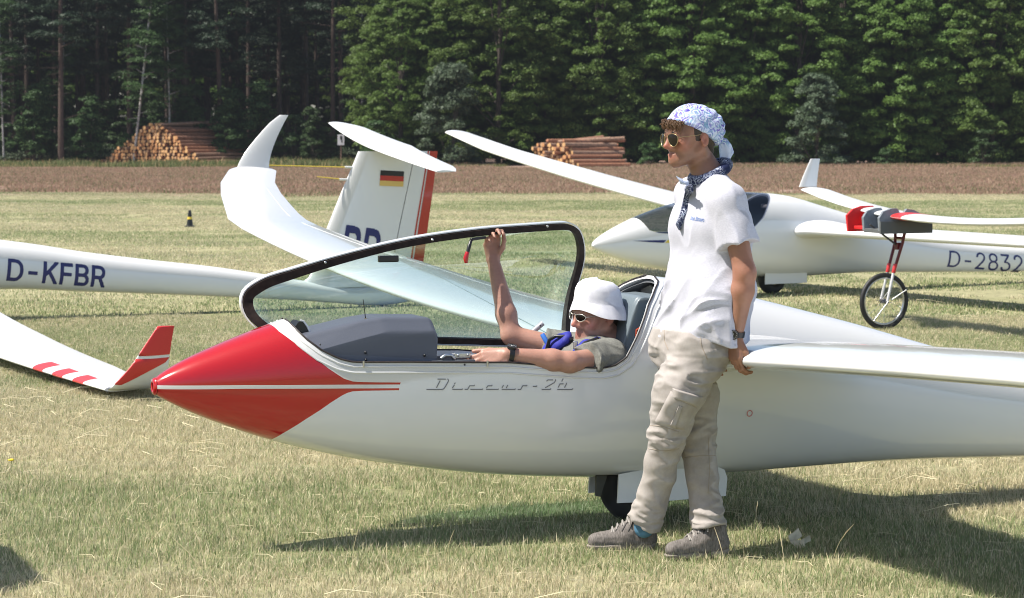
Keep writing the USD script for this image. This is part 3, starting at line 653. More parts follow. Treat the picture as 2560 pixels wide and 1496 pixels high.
# ------------------------------------------------------------------ the glider behind on the right (D-2832)
M3 = Frame(2.73, 24.2, 32.0)
def scaled(tab, k): return [(s, z * k) for s, z in tab]
M3X = lambda s: s * 1.075 if s > 0 else s
M3Z = lambda s, z: z - .015 - .085 * max(0, (s - .4) / 1.7) ** 1.6
B3 = Body([(M3X(s), M3Z(s, z)) for s, z in TOP], [(M3X(s), M3Z(s, z)) for s, z in BOT], [(M3X(s), w) for s, w in WID])
g3 = thing('glider', 'white glider lettered D-2832 with closed canopy, behind the standing man', 'glider', M3.o, M3.rot, kind='thing')
RIM3 = [M3.sz(*p) for p in ((1560, 513, .0), (1574, 525, .13), (1590, 547, .19), (1606, 567, .24), (1628, 574, .26), (1660, 575.5, .27), (1800, 573, .27), (1848, 562, .26), (1866, 535, .20), (1874, 505, .12), (1878, 478, 0.0))]
OPN = prism(RIM3 + [(RIM3[-1][0], 1.5), (RIM3[0][0], 1.5)], -.6, .6); O3 = man(B3.solid(B3.s0, B3.s1)); HOL3 = man(B3.solid(-.15, 1.6, .012, 100, 64))
skin_obj('fuselage', B3, (O3 - OPN) - HOL3, WHITE_FAR, g3)
cs = O3 ^ prism([(s - .01 if i > 5 else s, z + .006) for i, (s, z) in enumerate(RIM3)] + [(RIM3[-1][0] - .01, 1.5), (RIM3[0][0] - .01, 1.5)], -.6, .6)
skin_obj('canopy', B3, cs, CANOPY_FAR, g3, True)
obj('cockpit_lining', tri(HOL3 - man(B3.solid(-.13, 1.58, .03, 100, 64)) - prism([(s, z - .01) for s, z in RIM3] + [(RIM3[-1][0], 1.5), (RIM3[0][0], 1.5)], -.6, .6)), INTERIOR, g3, smooth=40)
obj('instrument_console', hullm([(1.2, -.12, .7), (1.2, .12, .7), (.95, -.15, .84), (.95, .15, .84), (.85, -.15, .82), (.85, .15, .82), (.85, -.15, .6), (.85, .15, .6)]), CONSOLE, g3)
obj('head_cushion', rbox((-.05, -.10, .70), (.06, .10, .99), .03), BLACK, g3, smooth=40)
obj('head_band', rbox((-.03, -.11, .90), (.075, .11, .95), .02), pm('pale_leather', (.5, .42, .36), .6), g3, smooth=40)
zp3 = lambda l: -.004 * (l - .3); zs3 = lambda l: .119 * (l - .3) + .004 * (l - .3) ** 2
lep3 = lambda l: float(np.interp(l, [.2, 4, 6., 7.3], [-.08, -.06, -.10, -.30]))
wing_pair(g3, .675, lep3, chd, zp3, zs3, mat=WHITE_FAR, fat=1.18)
fin3 = [(np.array([-3.55 - .42 * t, 0, .34 + .98 * t]), .86 - .30 * t, .10, np.array([0, 1.0, 0])) for t in np.linspace(0, 1, 6)]
obj('fin', wing_mesh(fin3), WHITE_FAR, g3, smooth=40)
for sd in (1, -1):
    tp = [(np.array([-4.45 - .10 * t * t, sd * .85 * t, 1.33]), .48 - .22 * t, .10, UPV) for t in np.linspace(0, 1, 7)]; obj('tailplane', wing_mesh(tp), WHITE_FAR, g3, smooth=40)
tyre_wheel(g3, (0, 0, .17), .172, .125)
for sd in (1, -1): obj('gear_door', rbox((-.36, sd * .14 - .004, .115), (.20, sd * .14 + .004, .235), .003), WHITE_FAR, g3, smooth=30)
qh3 = lambda x, y: hit(M3, B3, x, y)
st3 = [qh3(1556, 592.5), qh3(1642, 594), qh3(1646, 590), qh3(1652, 600), qh3(1636, 600.5), qh3(1600, 596)]
for nm, pts, mt in (('side_stripe', [(1556, 592.5), (1640, 590.5), (1634, 597.5), (1600, 596)], NAVY), ('side_stripe', [(1643, 590.5), (1653, 590.5), (1648, 597.7), (1637, 597.6)], YELLOW), ('side_stripe', [(1656, 590.5), (1720, 590.5), (1715, 598), (1651, 597.8)], NAVY)):
    g = Polygon([qh3(*p) for p in pts]).buffer(0); v, f = flat_text(trimesh.creation.extrude_polygon(g, .001, engine='earcut'), .03); P, n = wrap_on(B3, v, f, 1, .002); obj(nm, P, mt, g3, normals=n)
v, f = word_quad('D-2832', [qh3(2337, 616), qh3(2514, 628), qh3(2509, 671), qh3(2331, 657)], False); P, n = wrap_on(B3, v, f, 1, .002); letter_parts(*P, NAVY, holder('lettering', g3), n)
# ------------------------------------------------------------------ the glider off to the right whose wing rests on the wheeled stand
M4 = Frame(5.9, 14.2, 25.0)
g4 = thing('glider', 'white glider reaching in from the right, its red-striped wing tip held in the wheeled stand', 'glider', M4.o, M4.rot, kind='thing')
tipw = at(1984, 467, 20.9); sw = at(2192, 531, 19.7); loc4 = lambda p: np.array([(p - M4.o) @ M4.a, (p - M4.o) @ M4.l, p[2]])
tp4, sw4 = loc4(tipw), loc4(sw); rt4 = sw4 + (sw4 - tp4) * np.array([1, 1, .35]) * 4.3
ed4 = loc4(at(2560, 548, 17.9))
pts4 = np.array([tp4, sw4, ed4, ed4 + (ed4 - sw4) * np.array([1, 1, .6]) * 1.9]); cs4 = CubicSpline([0, 1.25, 3.2, 7.0], pts4)
ch4 = lambda d: float(np.interp(d, [0, 1.0, 3, 7], [.30, .40, .56, .80]))
st = [(cs4(d) + np.array([.06, 0, 0]), ch4(d), .12, UPV) for d in np.linspace(0.0, 7.0, 26)]
obj('wing', wing_mesh(st), WHITE_FAR, g4, smooth=45)
obj('red_band', wing_mesh([(cs4(d) + np.array([.06, 0, 0]), ch4(d), .12, UPV) for d in np.linspace(1.33, 1.47, 3)], 26, 0, 1, .003), REDF, g4, smooth=45)
b4 = tp4 + np.array([.06, 0, 0]); obj('winglet', wing_mesh([(b4 + np.array([-.15 * t ** 1.1 + .03, -.03 * t, .28 * t]), .20 - .10 * t, .10, np.array([0, 1.0, .2])) for t in np.linspace(-.04, 1, 9)]), WHITE_FAR, g4, smooth=40)
rt = cs4(7.0); body4 = Body([(s + rt[0] - .1, z) for s, z in TOP], [(s + rt[0] - .1, z) for s, z in BOT], [(s + rt[0] - .1, z) for s, z in WID]); m = body4.solid(body4.s0, body4.s1, 0, 90, 40); m.apply_translation((0, rt[1], 0)); obj('fuselage', m, WHITE_FAR, g4, smooth=40)
# the wheeled wing stand
p0 = at(2178, 812, 19.72); p0[2] = 0
ws = thing('wing_stand', 'red forked stand on one spoked wheel, grey padded cradle holding a wing', 'wing stand', p0, M4.rot, kind='thing')
R = .245; wh = holder('wheel', ws); TX = trimesh.transformations.rotation_matrix(np.pi / 2, [1, 0, 0])
a = np.linspace(0, 2 * np.pi, 48, endpoint=False)
obj('tyre', tube(np.stack([(R - .02) * np.cos(a), 0 * a, R + (R - .02) * np.sin(a)], 1), .021, 10, True), BLACKRUB, wh, smooth=True)
obj('rim', tube(np.stack([(R - .045) * np.cos(a), 0 * a, R + (R - .045) * np.sin(a)], 1), .010, 8, True), METAL, wh, smooth=True)
obj('hub', rod((0, -.045, R), (0, .045, R), .02, 14), DARKMETAL, wh, smooth=30)
for i in range(20):
    an = i * 2 * np.pi / 20; obj('spoke', rod((.018 * math.cos(an + .9 * (-1) ** i), .02 * (-1) ** i, R + .018 * math.sin(an + .9 * (-1) ** i)), ((R - .05) * math.cos(an), 0, R + (R - .05) * math.sin(an)), .0014, 4), METAL, wh)
dr = pm('dark_red_paint', (.11, .006, .010), .35)
lean = -.17
for sd in (1, -1):
    obj('fork_leg', tube([(0, sd * .05, R), (lean * .38, sd * .045, R + .26)], .012, 10), pm('silver_tube', (.55, .55, .57), .35), ws, smooth=True)
    obj('fork_tube', tube([(lean * .36, sd * .045, R + .245), (lean * .85, sd * .055, R + .50), (lean * .95 + .015 * sd, sd * .10, R + .64)], .014, 10), dr, ws, smooth=True)
    obj('fork_collar', tube([(lean * .36, sd * .045, R + .245), (lean * .47, sd * .047, R + .32)], .017, 10), REDF, ws, smooth=True)
obj('cross_brace', cat(tube([(lean * .78, -.06, R + .47), (lean * .78, .06, R + .47)], .012, 8), tube([(lean * .86, -.06, R + .54), (lean * .86, .06, R + .54)], .012, 8), rbox((lean * .8 - .025, -.03, R + .44), (lean * .8 + .025, .03, R + .50), .006)), dr, ws, smooth=30)
obj('strut', rod((lean * .8, 0, R + .47), (.14, -.02, R + .66), .009, 8), DARKMETAL, ws, smooth=True)
# the padded cradle: two plates across the wing and a tray between them, the outer end plate red
cw = at(2219, 541, 19.7); cl = np.array([(cw - p0) @ M4.a, (cw - p0) @ M4.l, cw[2]])
def cheek(poly, lat, t, mat, nm, par=ws):
    m_ = tri(prism([(cl[0] + a_, cl[2] + b_) for a_, b_ in poly], lat - t / 2, lat + t / 2)); return obj(nm, m_, mat, par, smooth=20)
FOAM = pm('grey_foam', (.16, .18, .20), .85, bump=.3, bscale=250, vary=.15, vscale=30); FOAMD = pm('dark_grey_foam', (.085, .09, .09), .9, bump=.3, bscale=250)
near = [(.24, -.09), (.25, .02), (.21, .075), (.12, .10), (.07, .10), (.045, .065), (.0, .062), (-.03, .095), (-.10, .085), (-.24, .02), (-.28, -.09)]
cheek(near, cl[1] + .02, .03, FOAM, 'cradle_plate'); cheek([(a_, b_ - .002) for a_, b_ in near], cl[1] - .22, .03, FOAM, 'cradle_plate')
cheek([(.25, -.115), (.25, -.01), (-.28, -.01), (-.28, -.115)], cl[1] + .045, .02, FOAMD, 'cradle_tray')
obj('cradle_floor', rbox((cl[0] - .27, cl[1] - .22, cl[2] - .11), (cl[0] + .24, cl[1] + .03, cl[2] - .075), .006), FOAMD, ws, smooth=30)
redf = pm('bright_red_fabric', (.55, .01, .012), .6)
cheek([(.27, -.11), (.285, .03), (.22, .085), (.13, .11), (.02, .11), (-.02, .08), (-.02, -.11)], cl[1] - .42, .025, redf, 'red_end_plate')
obj('red_tray', rbox((cl[0] - .02, cl[1] - .41, cl[2] - .09), (cl[0] + .22, cl[1] - .25, cl[2] - .06), .006), redf, ws, smooth=30)
obj('handle', cat(rod((-.03, .06, R + .01), (-.16, .10, R + .1), .006, 6), rod((.0, .06, R), (.15, .07, R - .16), .005, 6)), METAL, ws, smooth=True)
# ------------------------------------------------------------------ people
def n3(v): v = np.asarray(v, float); return v / np.linalg.norm(v)
def tint_mat(name, rough, sss=0.0, bump=0.0, bscale=300, weave=0.0, **kw):
    nodes = {'a': ('attribute', {'attribute': 'tint'}), 'p': ('principled_bsdf', {'roughness': rough, 'subsurface_weight': sss, 'subsurface_radius': (1., .35, .2), 'subsurface_scale': .006, **kw})}
    links = [('a.color', 'p.base_color')]
    if bump:
        nodes['tc'] = ('texture_coordinate', {}); nodes['n'] = ('noise_texture', {'scale': bscale, 'detail': 4.0}); nodes['b'] = ('bump', {'strength': bump, 'distance': .003})
        links += [('tc.object', 'n.vector'), ('n.fac', 'b.height'), ('b.normal', 'p.normal')]
    return usdkit.material(stage, '/World/Looks/' + name, nodes, links, surface='p.BSDF')
SKIN = tint_mat('skin', .5, .12, .15, 220)
def cloth(name, c1, c2, scale, rough=.85, stretch=(1, 1, 1), bump=.2, bscale=700, **kw):
    return usdkit.material(stage, '/World/Looks/' + name, {
        'tc': ('texture_coordinate', {}), 'm': ('mapping', {'scale': stretch}), 'n': ('noise_texture', {'scale': scale, 'detail': 5.0, 'roughness': .65}), 'r': ('rgb_ramp', {'ramp': [(.35, c1), (.65, c2)]}),
        'bn': ('noise_texture', {'scale': bscale, 'detail': 2.0}), 'b': ('bump', {'strength': bump, 'distance': .002}), 'p': ('principled_bsdf', {'roughness': rough, 'specular_ior_level': .25, **kw})},
        [('tc.object', 'm.vector'), ('m.vector', 'n.vector'), ('n.fac', 'r.fac'), ('r.color', 'p.base_color'), ('tc.object', 'bn.vector'), ('bn.fac', 'b.height'), ('b.normal', 'p.normal')], surface='p.BSDF')
SHIRT = cloth('pale_grey_jersey', (.38, .38, .44), (.50, .50, .555), 260, stretch=(.5, .5, 2.2), sheen_weight=.15)
KHAKI = cloth('khaki_cotton', (.30, .27, .25), (.36, .33, .305), 22, bscale=900, sheen_weight=.1)
POLO = cloth('grey_polo', (.13, .13, .115), (.18, .18, .16), 120)
HATM = cloth('white_cotton', (.60, .60, .66), (.68, .68, .72), 30, bscale=500)
SHOE = cloth('grey_brown_mesh', (.085, .075, .068), (.20, .18, .165), 60, stretch=(6, 1, 1), bscale=300, bump=.5)
SOLE = pm('pale_sole', (.22, .19, .16), .7, bump=.3, bscale=120, vary=.3, vscale=40)
LACE = pm('lace', (.28, .26, .24), .8)
BLUEPAD = cloth('blue_webbing', (.018, .020, .20), (.035, .04, .30), 20, rough=.6)
DENIM = pm('blue_sock', (.06, .16, .25), .8)
HAIR = pm('brown_hair', (.11, .055, .022), .5, vary=.5, vscale=120)
HAIRD = pm('dark_brown_hair', (.028, .016, .010), .55, vary=.4, vscale=150)
LENS = pm('dark_brown_lens', (.010, .007, .005), .05, specular_ior_level=.3)
def voro_cloth(name, base, marks, scale, thr):
    """Cloth printed with rings and specks in several colours."""
    nodes = {'tc': ('texture_coordinate', {}), 'nd': ('noise_texture', {'scale': scale * .5, 'detail': 2.0, 'distortion': 1.5}), 'mx': ('mix_color', {'fac': .25}), 'mxv': ('vector_math', {'math_type': 'multiply_add', 'vector2': (.035, .035, .035)}),
             'v': ('voronoi_texture', {'feature': 'f1', 'scale': scale}), 's': ('math', {'math_type': 'multiply', 'value2': 26.0}), 'si': ('math', {'math_type': 'sine'}), 'g': ('math', {'math_type': 'greater_than', 'value2': thr}),
             'n2': ('noise_texture', {'scale': scale * .9, 'detail': 4.0, 'distortion': 2.0}), 'r2': ('rgb_ramp', {'ramp': marks}), 'n3': ('noise_texture', {'scale': scale * .35, 'detail': 2.0}), 'r3': ('rgb_ramp', {'ramp': [(.34, (0, 0, 0)), (.48, (1, 1, 1))]}),
             'mm': ('math', {'math_type': 'multiply'}), 'mix': ('mix_color', {'a': base}), 'p': ('principled_bsdf', {'roughness': .8, 'specular_ior_level': .2})}
    links = [('tc.object', 'nd.vector'), ('nd.color', 'mxv.vector1'), ('tc.object', 'mxv.vector3'), ('mxv.vector', 'v.vector'), ('v.distance', 's.value1'), ('s.value', 'si.value1'), ('si.value', 'g.value1'), ('mxv.vector', 'n2.vector'), ('n2.fac', 'r2.fac'), ('tc.object', 'n3.vector'), ('n3.fac', 'r3.fac'),
             ('g.value', 'mm.value1'), ('r3.color', 'mm.value2'), ('mm.value', 'mix.fac'), ('r2.color', 'mix.b'), ('mix.result', 'p.base_color')]
    nodes.pop('mx'); return usdkit.material(stage, '/World/Looks/' + name, nodes, links, surface='p.BSDF')
BANDANA = voro_cloth('paisley_bandana', (.55, .60, .72), [(.30, (.05, .05, .30)), (.45, (.22, .16, .50)), (.55, (.25, .42, .52)), (.7, (.12, .12, .45))], 26, -.35)
NECKCL = voro_cloth('navy_paisley', (.012, .018, .055), [(.35, (.25, .30, .45)), (.6, (.55, .58, .66)), (.75, (.12, .15, .3))], 42, .55)

class Head:
    """A head at eye level c, looking along f; l is its left."""
    def __init__(self, c, f, up=(0, 0, 1), k=1.0):
        self.c = np.asarray(c, float); self.f = n3(f); self.l = n3(np.cross(up, self.f)); self.u = np.cross(self.f, self.l); self.R = np.stack([self.f, self.l, self.u]); self.k = k
    def w(self, p): return self.c + np.asarray(p, float) * self.k @ self.R
    def loc(self, P): return (P - self.c.astype(P.dtype)) @ self.R.T.astype(P.dtype) / self.k
    def sdf(self, P, thin=0.0):
        q = self.loc(P).astype(np.float32); I = np.eye(3); E = lambda c, r: ell(q, c, I, r); C = lambda a, b, ra, rb: rcone(q, a, b, ra, rb); B = lambda c, r: np.sqrt(((q - np.float32(c)) ** 2).sum(1)) - r
        d = E((-.005, 0, .032), (.097, .075, .088)); d = smin(d, C((.040, 0, .0), (.046, 0, -.062), .058, .0445), .03)
        for s in (1, -1):
            d = smin(d, C((-.012, s * .048, -.050), (.068, s * .014, -.093), .026, .018), .028); d = smin(d, B((.060, s * .043, -.026), .021), .03)
            d = smax(d, -B((.112, s * .034, -.002), .020), .02); d = smin(d, B((.080, s * .032, -.001), .0125), .006)
            d = smin(d, B((.097, s * .012, -.040), .0085), .012)
        d = smin(d, B((.075, 0, -.094), .0175), .02); d = smin(d, C((.082, -.030, .018), (.082, .030, .018), .012, .012), .022)
        d = smin(d, C((.090, 0, .004), (.1145, 0, -.033), .0082, .0102), .016)
        d = smin(d, E((.089, 0, -.0675), (.0112, .023, .0055)), .007); d = smin(d, E((.088, 0, -.0795), (.0112, .020, .0062)), .007)
        for s in (1, -1):
            e = E((-.016, s * .079, -.010), (.019, .0075, .031)); e = smax(e, -E((-.011, s * .087, -.008), (.011, .0065, .019)), .005); d = smin(d, e, .008)
        return d * self.k
    def tint(self, V, base, red, stub, stub_amt=.5):
        q = self.loc(V); c = np.tile(np.array(base, float), (len(V), 1)); mix = lambda m, col: c * (1 - m[:, None]) + np.array(col) * m[:, None]
        g = lambda p, r: np.exp(-(((q - np.array(p)) / np.array(r)) ** 2).sum(1)); face = (np.abs(q) < .2).all(1)
        m = np.clip(g((.115, 0, -.032), (.022, .022, .022)) + .8 * g((.07, .05, -.03), (.035, .03, .025)) + .8 * g((.07, -.05, -.03), (.035, .03, .025)) + .9 * g((-.012, .08, -.01), (.03, .015, .035)) + .9 * g((-.012, -.08, -.01), (.03, .015, .035)), 0, 1) * face; c = mix(m * .75, red)
        m = np.clip(g((.088, 0, -.0735), (.02, .026, .0125)) * 1.3, 0, 1) * face; c = mix(m * .5, np.array(red) * [1.1, .95, 1.0])
        s = (np.clip((-.048 - q[:, 2]) / .02, 0, 1) * np.clip((q[:, 2] + .13) / .02, 0, 1) * np.clip((q[:, 0] + .005) / .03, 0, 1)) * face * (1 - m); s = s * (.6 + .4 * meshkit.noise(q * 300)); c = mix(s * stub_amt, stub); c = c * (.80 + .26 * meshkit.fbm(V * 28, 3, 2) + .14 * meshkit.noise(V * 160, 4))[:, None]
        return c

def hand_bones(w, d, n, side, curls, thumb, k=1.0, spread=.06):
    """Bones of a hand: w wrist, d towards the knuckles, n out of the back of the hand, side the thumb's side."""
    d, n, side = n3(d), n3(n), n3(side); out = []
    fingers = [(.030, .094, .046, .0092), (.010, .098, .052, .0094), (-.011, .094, .047, .0088), (-.030, .086, .037, .0080)]
    for i, (o, ml, L, r) in enumerate(fingers):
        a = w + side * o * .55 * k + d * .012 * k; b = w + side * o * k + d * ml * k * .92; out.append((a, b, .0150 * k, (.0125 if i < 3 else .0115) * k, 0))
        dirn = n3(d + side * o * spread / .03); p = b; ang = 0
        for j, (fr, cu) in enumerate(zip((1.0, .62, .48), curls[i] if np.ndim(curls[0]) else curls)):
            ang += cu; v = dirn * math.cos(ang) - n * math.sin(ang); q = p + v * L * fr * k; out.append((p, q, r * (1 - .07 * j) * k * 1.02, r * (1 - .07 * (j + 1)) * k, i + 1)); p = q
    p = w + side * .022 * k + d * .022 * k - n * .004 * k
    for j, (v, L, r) in enumerate(zip(thumb, (.046, .034, .028), (.0140, .0112, .0102))):
        v = n3(d * v[0] + side * v[1] + n * v[2]); q = p + v * L * k; out.append((p, q, r * k, r * .88 * k, 5)); p = q
    return out
def bones_sdf(P, bones, k=.008):
    groups = {}
    for a, b, ra, rb, g in bones: 
        e = rcone(P, a, b, ra, rb); groups[g] = e if g not in groups else smin(groups[g], e, .012 if g == 0 else .004)
    d = groups.pop(0)
    for e in groups.values(): d = smin(d, e, k)
    return d
def folds(P, amp, freq, seed, stretch=(1, 1, 1)):
    q = np.asarray(P, float) * np.array(stretch) * freq; q = q + (meshkit.noise(q * .7 + 7.7, seed + 5)[:, None] - .5) * 1.4
    return ((1 - np.abs(2 * meshkit.noise(q, seed) - 1)) ** 2 - .35) * amp + (meshkit.noise(q * 2.1, seed + 1) - .5) * amp * .5

# ---- the standing man, leaning back on the leading edge of the port wing
YM = 9.05
mf = n3((-.86, -.51, 0)); ml = np.array([-mf[1], mf[0], 0.0]); Zu = np.array([0, 0, 1.0])
hd = Head(at(1725 / DS, 343 / DS, YM), (-.88, -.47, -.03), k=1.0)
neck = at(1748, 440, YM + .005); chest = at(1752, 555, YM + .01); belly = at(1742, 705, YM - .01); waist = at(1722, 812, YM - .01); pel = at(1700, 862, YM - .01)
shL, shR = at(1791, 494, YM - .160), at(1702, 480, YM + .165)
elL, wrL = at(1834, 672, YM - .20), at(1813, 828, YM - .17)
hipL, hipR = pel + ml * .085, pel - ml * .085
knL, anL = at(1644, 1075, YM - .05), at(1588, 1288, YM + .06)
knR, anR = at(1720, 1088, YM + .05), at(1748, 1296, YM - .03)
elR, wrR = at(1752, 680, YM + .27), at(1745, 825, YM + .31)
handL = hand_bones(wrL, n3((-.06, -.02, -1.0)), n3((-.80, -.58, .05)), n3((.58, -.80, -.02)), [(.45, .65, .45), (.5, .7, .5), (.55, .75, .5), (.6, .75, .5)], [(.80, .45, -.30), (.92, .15, -.30), (.95, .0, -.25)], .98, .012)
handR = hand_bones(wrR, n3((.25, .1, -.95)), n3((-.3, .9, 0)), n3((-.9, -.3, -.2)), (.4, .5, .4), [(.75, .55, -.3), (.9, .35, -.2), (.95, .2, 0)], .98)
def man_torso(P):
    C = lambda a, b, ra, rb: rcone(P, a, b, ra, rb)
    t = C(chest + ml * .065, chest - ml * .065, .105, .105); t = smin(t, C(chest, belly, .11, .10), .05); t = smin(t, C(belly + ml * .05, belly - ml * .05, .10, .10), .05); t = smin(t, C(belly, pel, .105, .102), .05); t = smin(t, C(hipL, hipR, .092, .092), .04)
    return smin(t, C(shL, shR, .052, .052), .06)
def man_legs(P):
    C = lambda a, b, ra, rb: rcone(P, a, b, ra, rb); t = C(hipL, hipR, .092, .092)
    for h, k_, an in ((hipL, knL, anL), (hipR, knR, anR)):
        c_ = k_ + (an - k_) * .3; l = smin(C(h, k_, .082, .050), C(k_, c_, .050, .052), .03); l = smin(l, C(c_, an, .050, .036), .03); t = smin(t, l, .03)
    return t
def man_body(P):
    C = lambda a, b, ra, rb: rcone(P, a, b, ra, rb)
    d = hd.sdf(P); d = smin(d, C(hd.w((-.032, 0, -.075)), neck, .054, .060), .03); t = man_torso(P)
    for s, e, w_, hb in ((shL, elL, wrL, handL), (shR, elR, wrR, handR)):
        t = smin(t, C(neck - Zu * .01, s, .05, .050), .05); mid = e + (w_ - e) * .28
        a = smin(C(s, e, .050, .041), C(e, mid, .040, .044), .025); a = smin(a, C(mid, w_, .0435, .0265), .02); a = smin(a, bones_sdf(P, hb), .014); t = smin(t, a, .02)
    return smin(d, smin(t, man_legs(P), .03), .03)
fy = lambda p: min(p, 1)
lo = np.array([np.min([anL[0], hd.c[0]]) - .16, YM - .38, .03]); hi = np.array([elL[0] + .14, YM + .50, hd.c[2] + .16])
mb = surfnet(man_body, lo, hi, .0055)
def finish(m, it=4): return smoothed(m, it)
mb = finish(mb, 3)
p1 = thing('person', 'person standing against the wing in pale T-shirt, khaki cargo trousers, bandana and sunglasses', 'person', (anL[0], YM, 0), 0, kind='thing')
off1 = np.array([anL[0], YM, 0.0])
def P1(m):
    m = m.copy(); m.apply_translation(-off1); return m
col = hd.tint(mb.vertices, (.265, .130, .082), (.36, .115, .08), (.14, .08, .055), .38)
arm_red = np.exp(-((mb.vertices - elL) ** 2).sum(1) / .09 ** 2); col = col * (1 - arm_red[:, None] * .35) + np.array((.36, .14, .09)) * arm_red[:, None] * .35
obj('body', P1(mb), SKIN, p1, smooth=True, color=col)
# T-shirt
slL = shL + (elL - shL) * .60; slR = shR + (elR - shR) * .6
hemn = n3(np.array([.10, 0, 1.0])); hemp = at(1725, 838, YM)
def shirt(P):
    C = lambda a, b, ra, rb: rcone(P, a, b, ra, rb)
    back = -mf
    d = C(chest + ml * .075 + mf * .012, chest - ml * .075 + mf * .012, .110, .110)
    for s in (.075, -.075):
        d = smin(d, C(chest + ml * s, belly + ml * s * .85 + back * .012, .110, .122), .04); d = smin(d, C(belly + ml * s * .85 + back * .01, waist + ml * s + back * .012 - Zu * .08, .122, .147), .04)
    d = smin(d, C(shL + Zu * .002, shR + Zu * .002, .058, .058), .06); d = smin(d, C(neck - Zu * .012, shL, .060, .058), .04); d = smin(d, C(neck - Zu * .012, shR, .060, .058), .04)
    for s, e in ((shL, slL), (shR, slR)):
        ax = n3(e - s); sl = C(s, e + ax * .06, .060, .080); sl = np.maximum(sl, (P - e) @ ax.astype(np.float32)); d = smin(d, sl, .022)
    h = (P - hemp) @ hemn.astype(np.float32) + .012 * np.sin(P[:, 0] * 23) - .05 * np.clip((P[:, 0] - hemp[0] - .10) / .15, 0, 1)
    return d, h, C
def shirt_cut(P):
    d, h, C = shirt(P)
    zrel = np.clip((chest[2] + .10 - P[:, 2]) / .35, 0, 1); low = np.exp(-((P[:, 2] - belly[2] + .06) / .12) ** 2)
    d = d - folds(P, .020, 10, 3, (1, 1, .42)) * (.30 + .7 * zrel) - folds(P + P[:, [2, 0, 1]] * .7, .020, 8, 11, (.6, .6, 1.6)) * low
    d = smin(d, man_torso(P) - .007, .01); d = smax(d, -h, .006)
    d = smax(d, -C(neck + Zu * .02 + mf * .01, hd.w((-.03, 0, -.06)), .076, .066), .01)
    ih = np.abs(h - .018); d = d + .002 * np.exp(-(ih / .003) ** 2)
    return d
ms = finish(surfnet(shirt_cut, (at(1600, 500, YM)[0], YM - .36, hemp[2] - .08), (at(1885, 500, YM)[0], YM + .40, neck[2] + .06), .0055), 2)
sh = obj('shirt', P1(ms), SHIRT, p1, smooth=True)
# chest print
tr = trimesh.proximity.ProximityQuery(ms)
pa, pb2 = at(1698, 541, YM - .2), at(1733, 546, YM - .2)
m = meshkit.text_mesh('Jan.Bravo', .016, .001, True); v, f = flat_text(m, .006); u = v[:, 0] / v[:, 0].max(); dirv = pb2 - pa
Q = pa + u[:, None] * dirv + v[:, 1:2] * Zu * .95
loc_, ri, ti = ms.ray.intersects_location(np.array([[0, 0, CAM_H]] * len(Q)), Q - [0, 0, CAM_H], multiple_hits=False)
if len(ri) == len(Q):
    W_ = np.zeros_like(Q); W_[ri] = loc_; W_ = W_ - n3(np.array(W_.mean(0) - [0, 0, CAM_H])) * .0015
    obj('chest_print', (W_ - off1, f), pm('faded_blue_print', (.09, .16, .36), .8), sh)
# trousers
fl = at(1672, 960, YM - .10)
def trousers(P):
    C = lambda a, b, ra, rb: rcone(P, a, b, ra, rb)
    d = C(hipL + Zu * .03, hipR + Zu * .03, .108, .106); d = smin(d, C(waist + ml * .05 + Zu * .02, waist - ml * .05 + Zu * .02, .112, .112), .05)
    kk = []
    for h, k_, an, thigh, r in ((hipL, knL, anL, at(1673, 965, YM - .09), .098), (hipR, knR, anR, at(1712, 975, YM + .07), .090)):
        c_ = k_ + (an - k_) * .45 + np.array([.014 if an is anL else 0, 0, 0]); hem = an - n3(an - k_) * -.01
        l = smin(C(h, thigh, .105, r), C(thigh, k_, r, .071), .03); l = smin(l, C(k_, c_, .067, .057), .02); l = smin(l, C(c_, hem + n3(an - k_) * .06, .058, .067), .02)
        ax = n3(an - k_).astype(np.float32); l = smax(l, (P - (an + n3(an - k_) * .012)) @ ax + (P[:, 0] - an[0]) * (-.35 if an is anL else .0), .005); kk.append(l)
        t = np.clip(((P - k_) @ ax) / .2, -1, 1); w = np.exp(-(((P - k_) @ ax) / .10) ** 2) + np.exp(-(((P - an) @ ax + .03) / .07) ** 2)
        kk[-1] = kk[-1] - folds(P, .012, 15, 21 if an is anL else 31, (.8, .8, 2.0)) * np.clip(w, 0, 1)
    legs = smin(kk[0], kk[1], .012); d = smin(d, legs, .035)
    d = d - folds(P, .008, 9, 41) - folds(P, .014, 12, 45, (.7, .7, 1.9)) * np.exp(-((P[:, 2] - pel[2] + .06) / .11) ** 2)
    low_ = np.maximum(man_torso(P) - .007, (P[:, 2] - waist[2]).astype(np.float32)); return smax(smin(smin(d, man_legs(P) - .006, .01), low_, .01), np.maximum(-(P[:, 2] - .085), P[:, 2] - waist[2] - .004).astype(np.float32), .004)
mt = finish(surfnet(trousers, (at(1535, 1200, YM)[0], YM - .30, .06), (at(1815, 900, YM)[0], YM + .30, waist[2] + .06), .0055), 2)
trp = obj('trousers', P1(mt), KHAKI, p1, smooth=True)
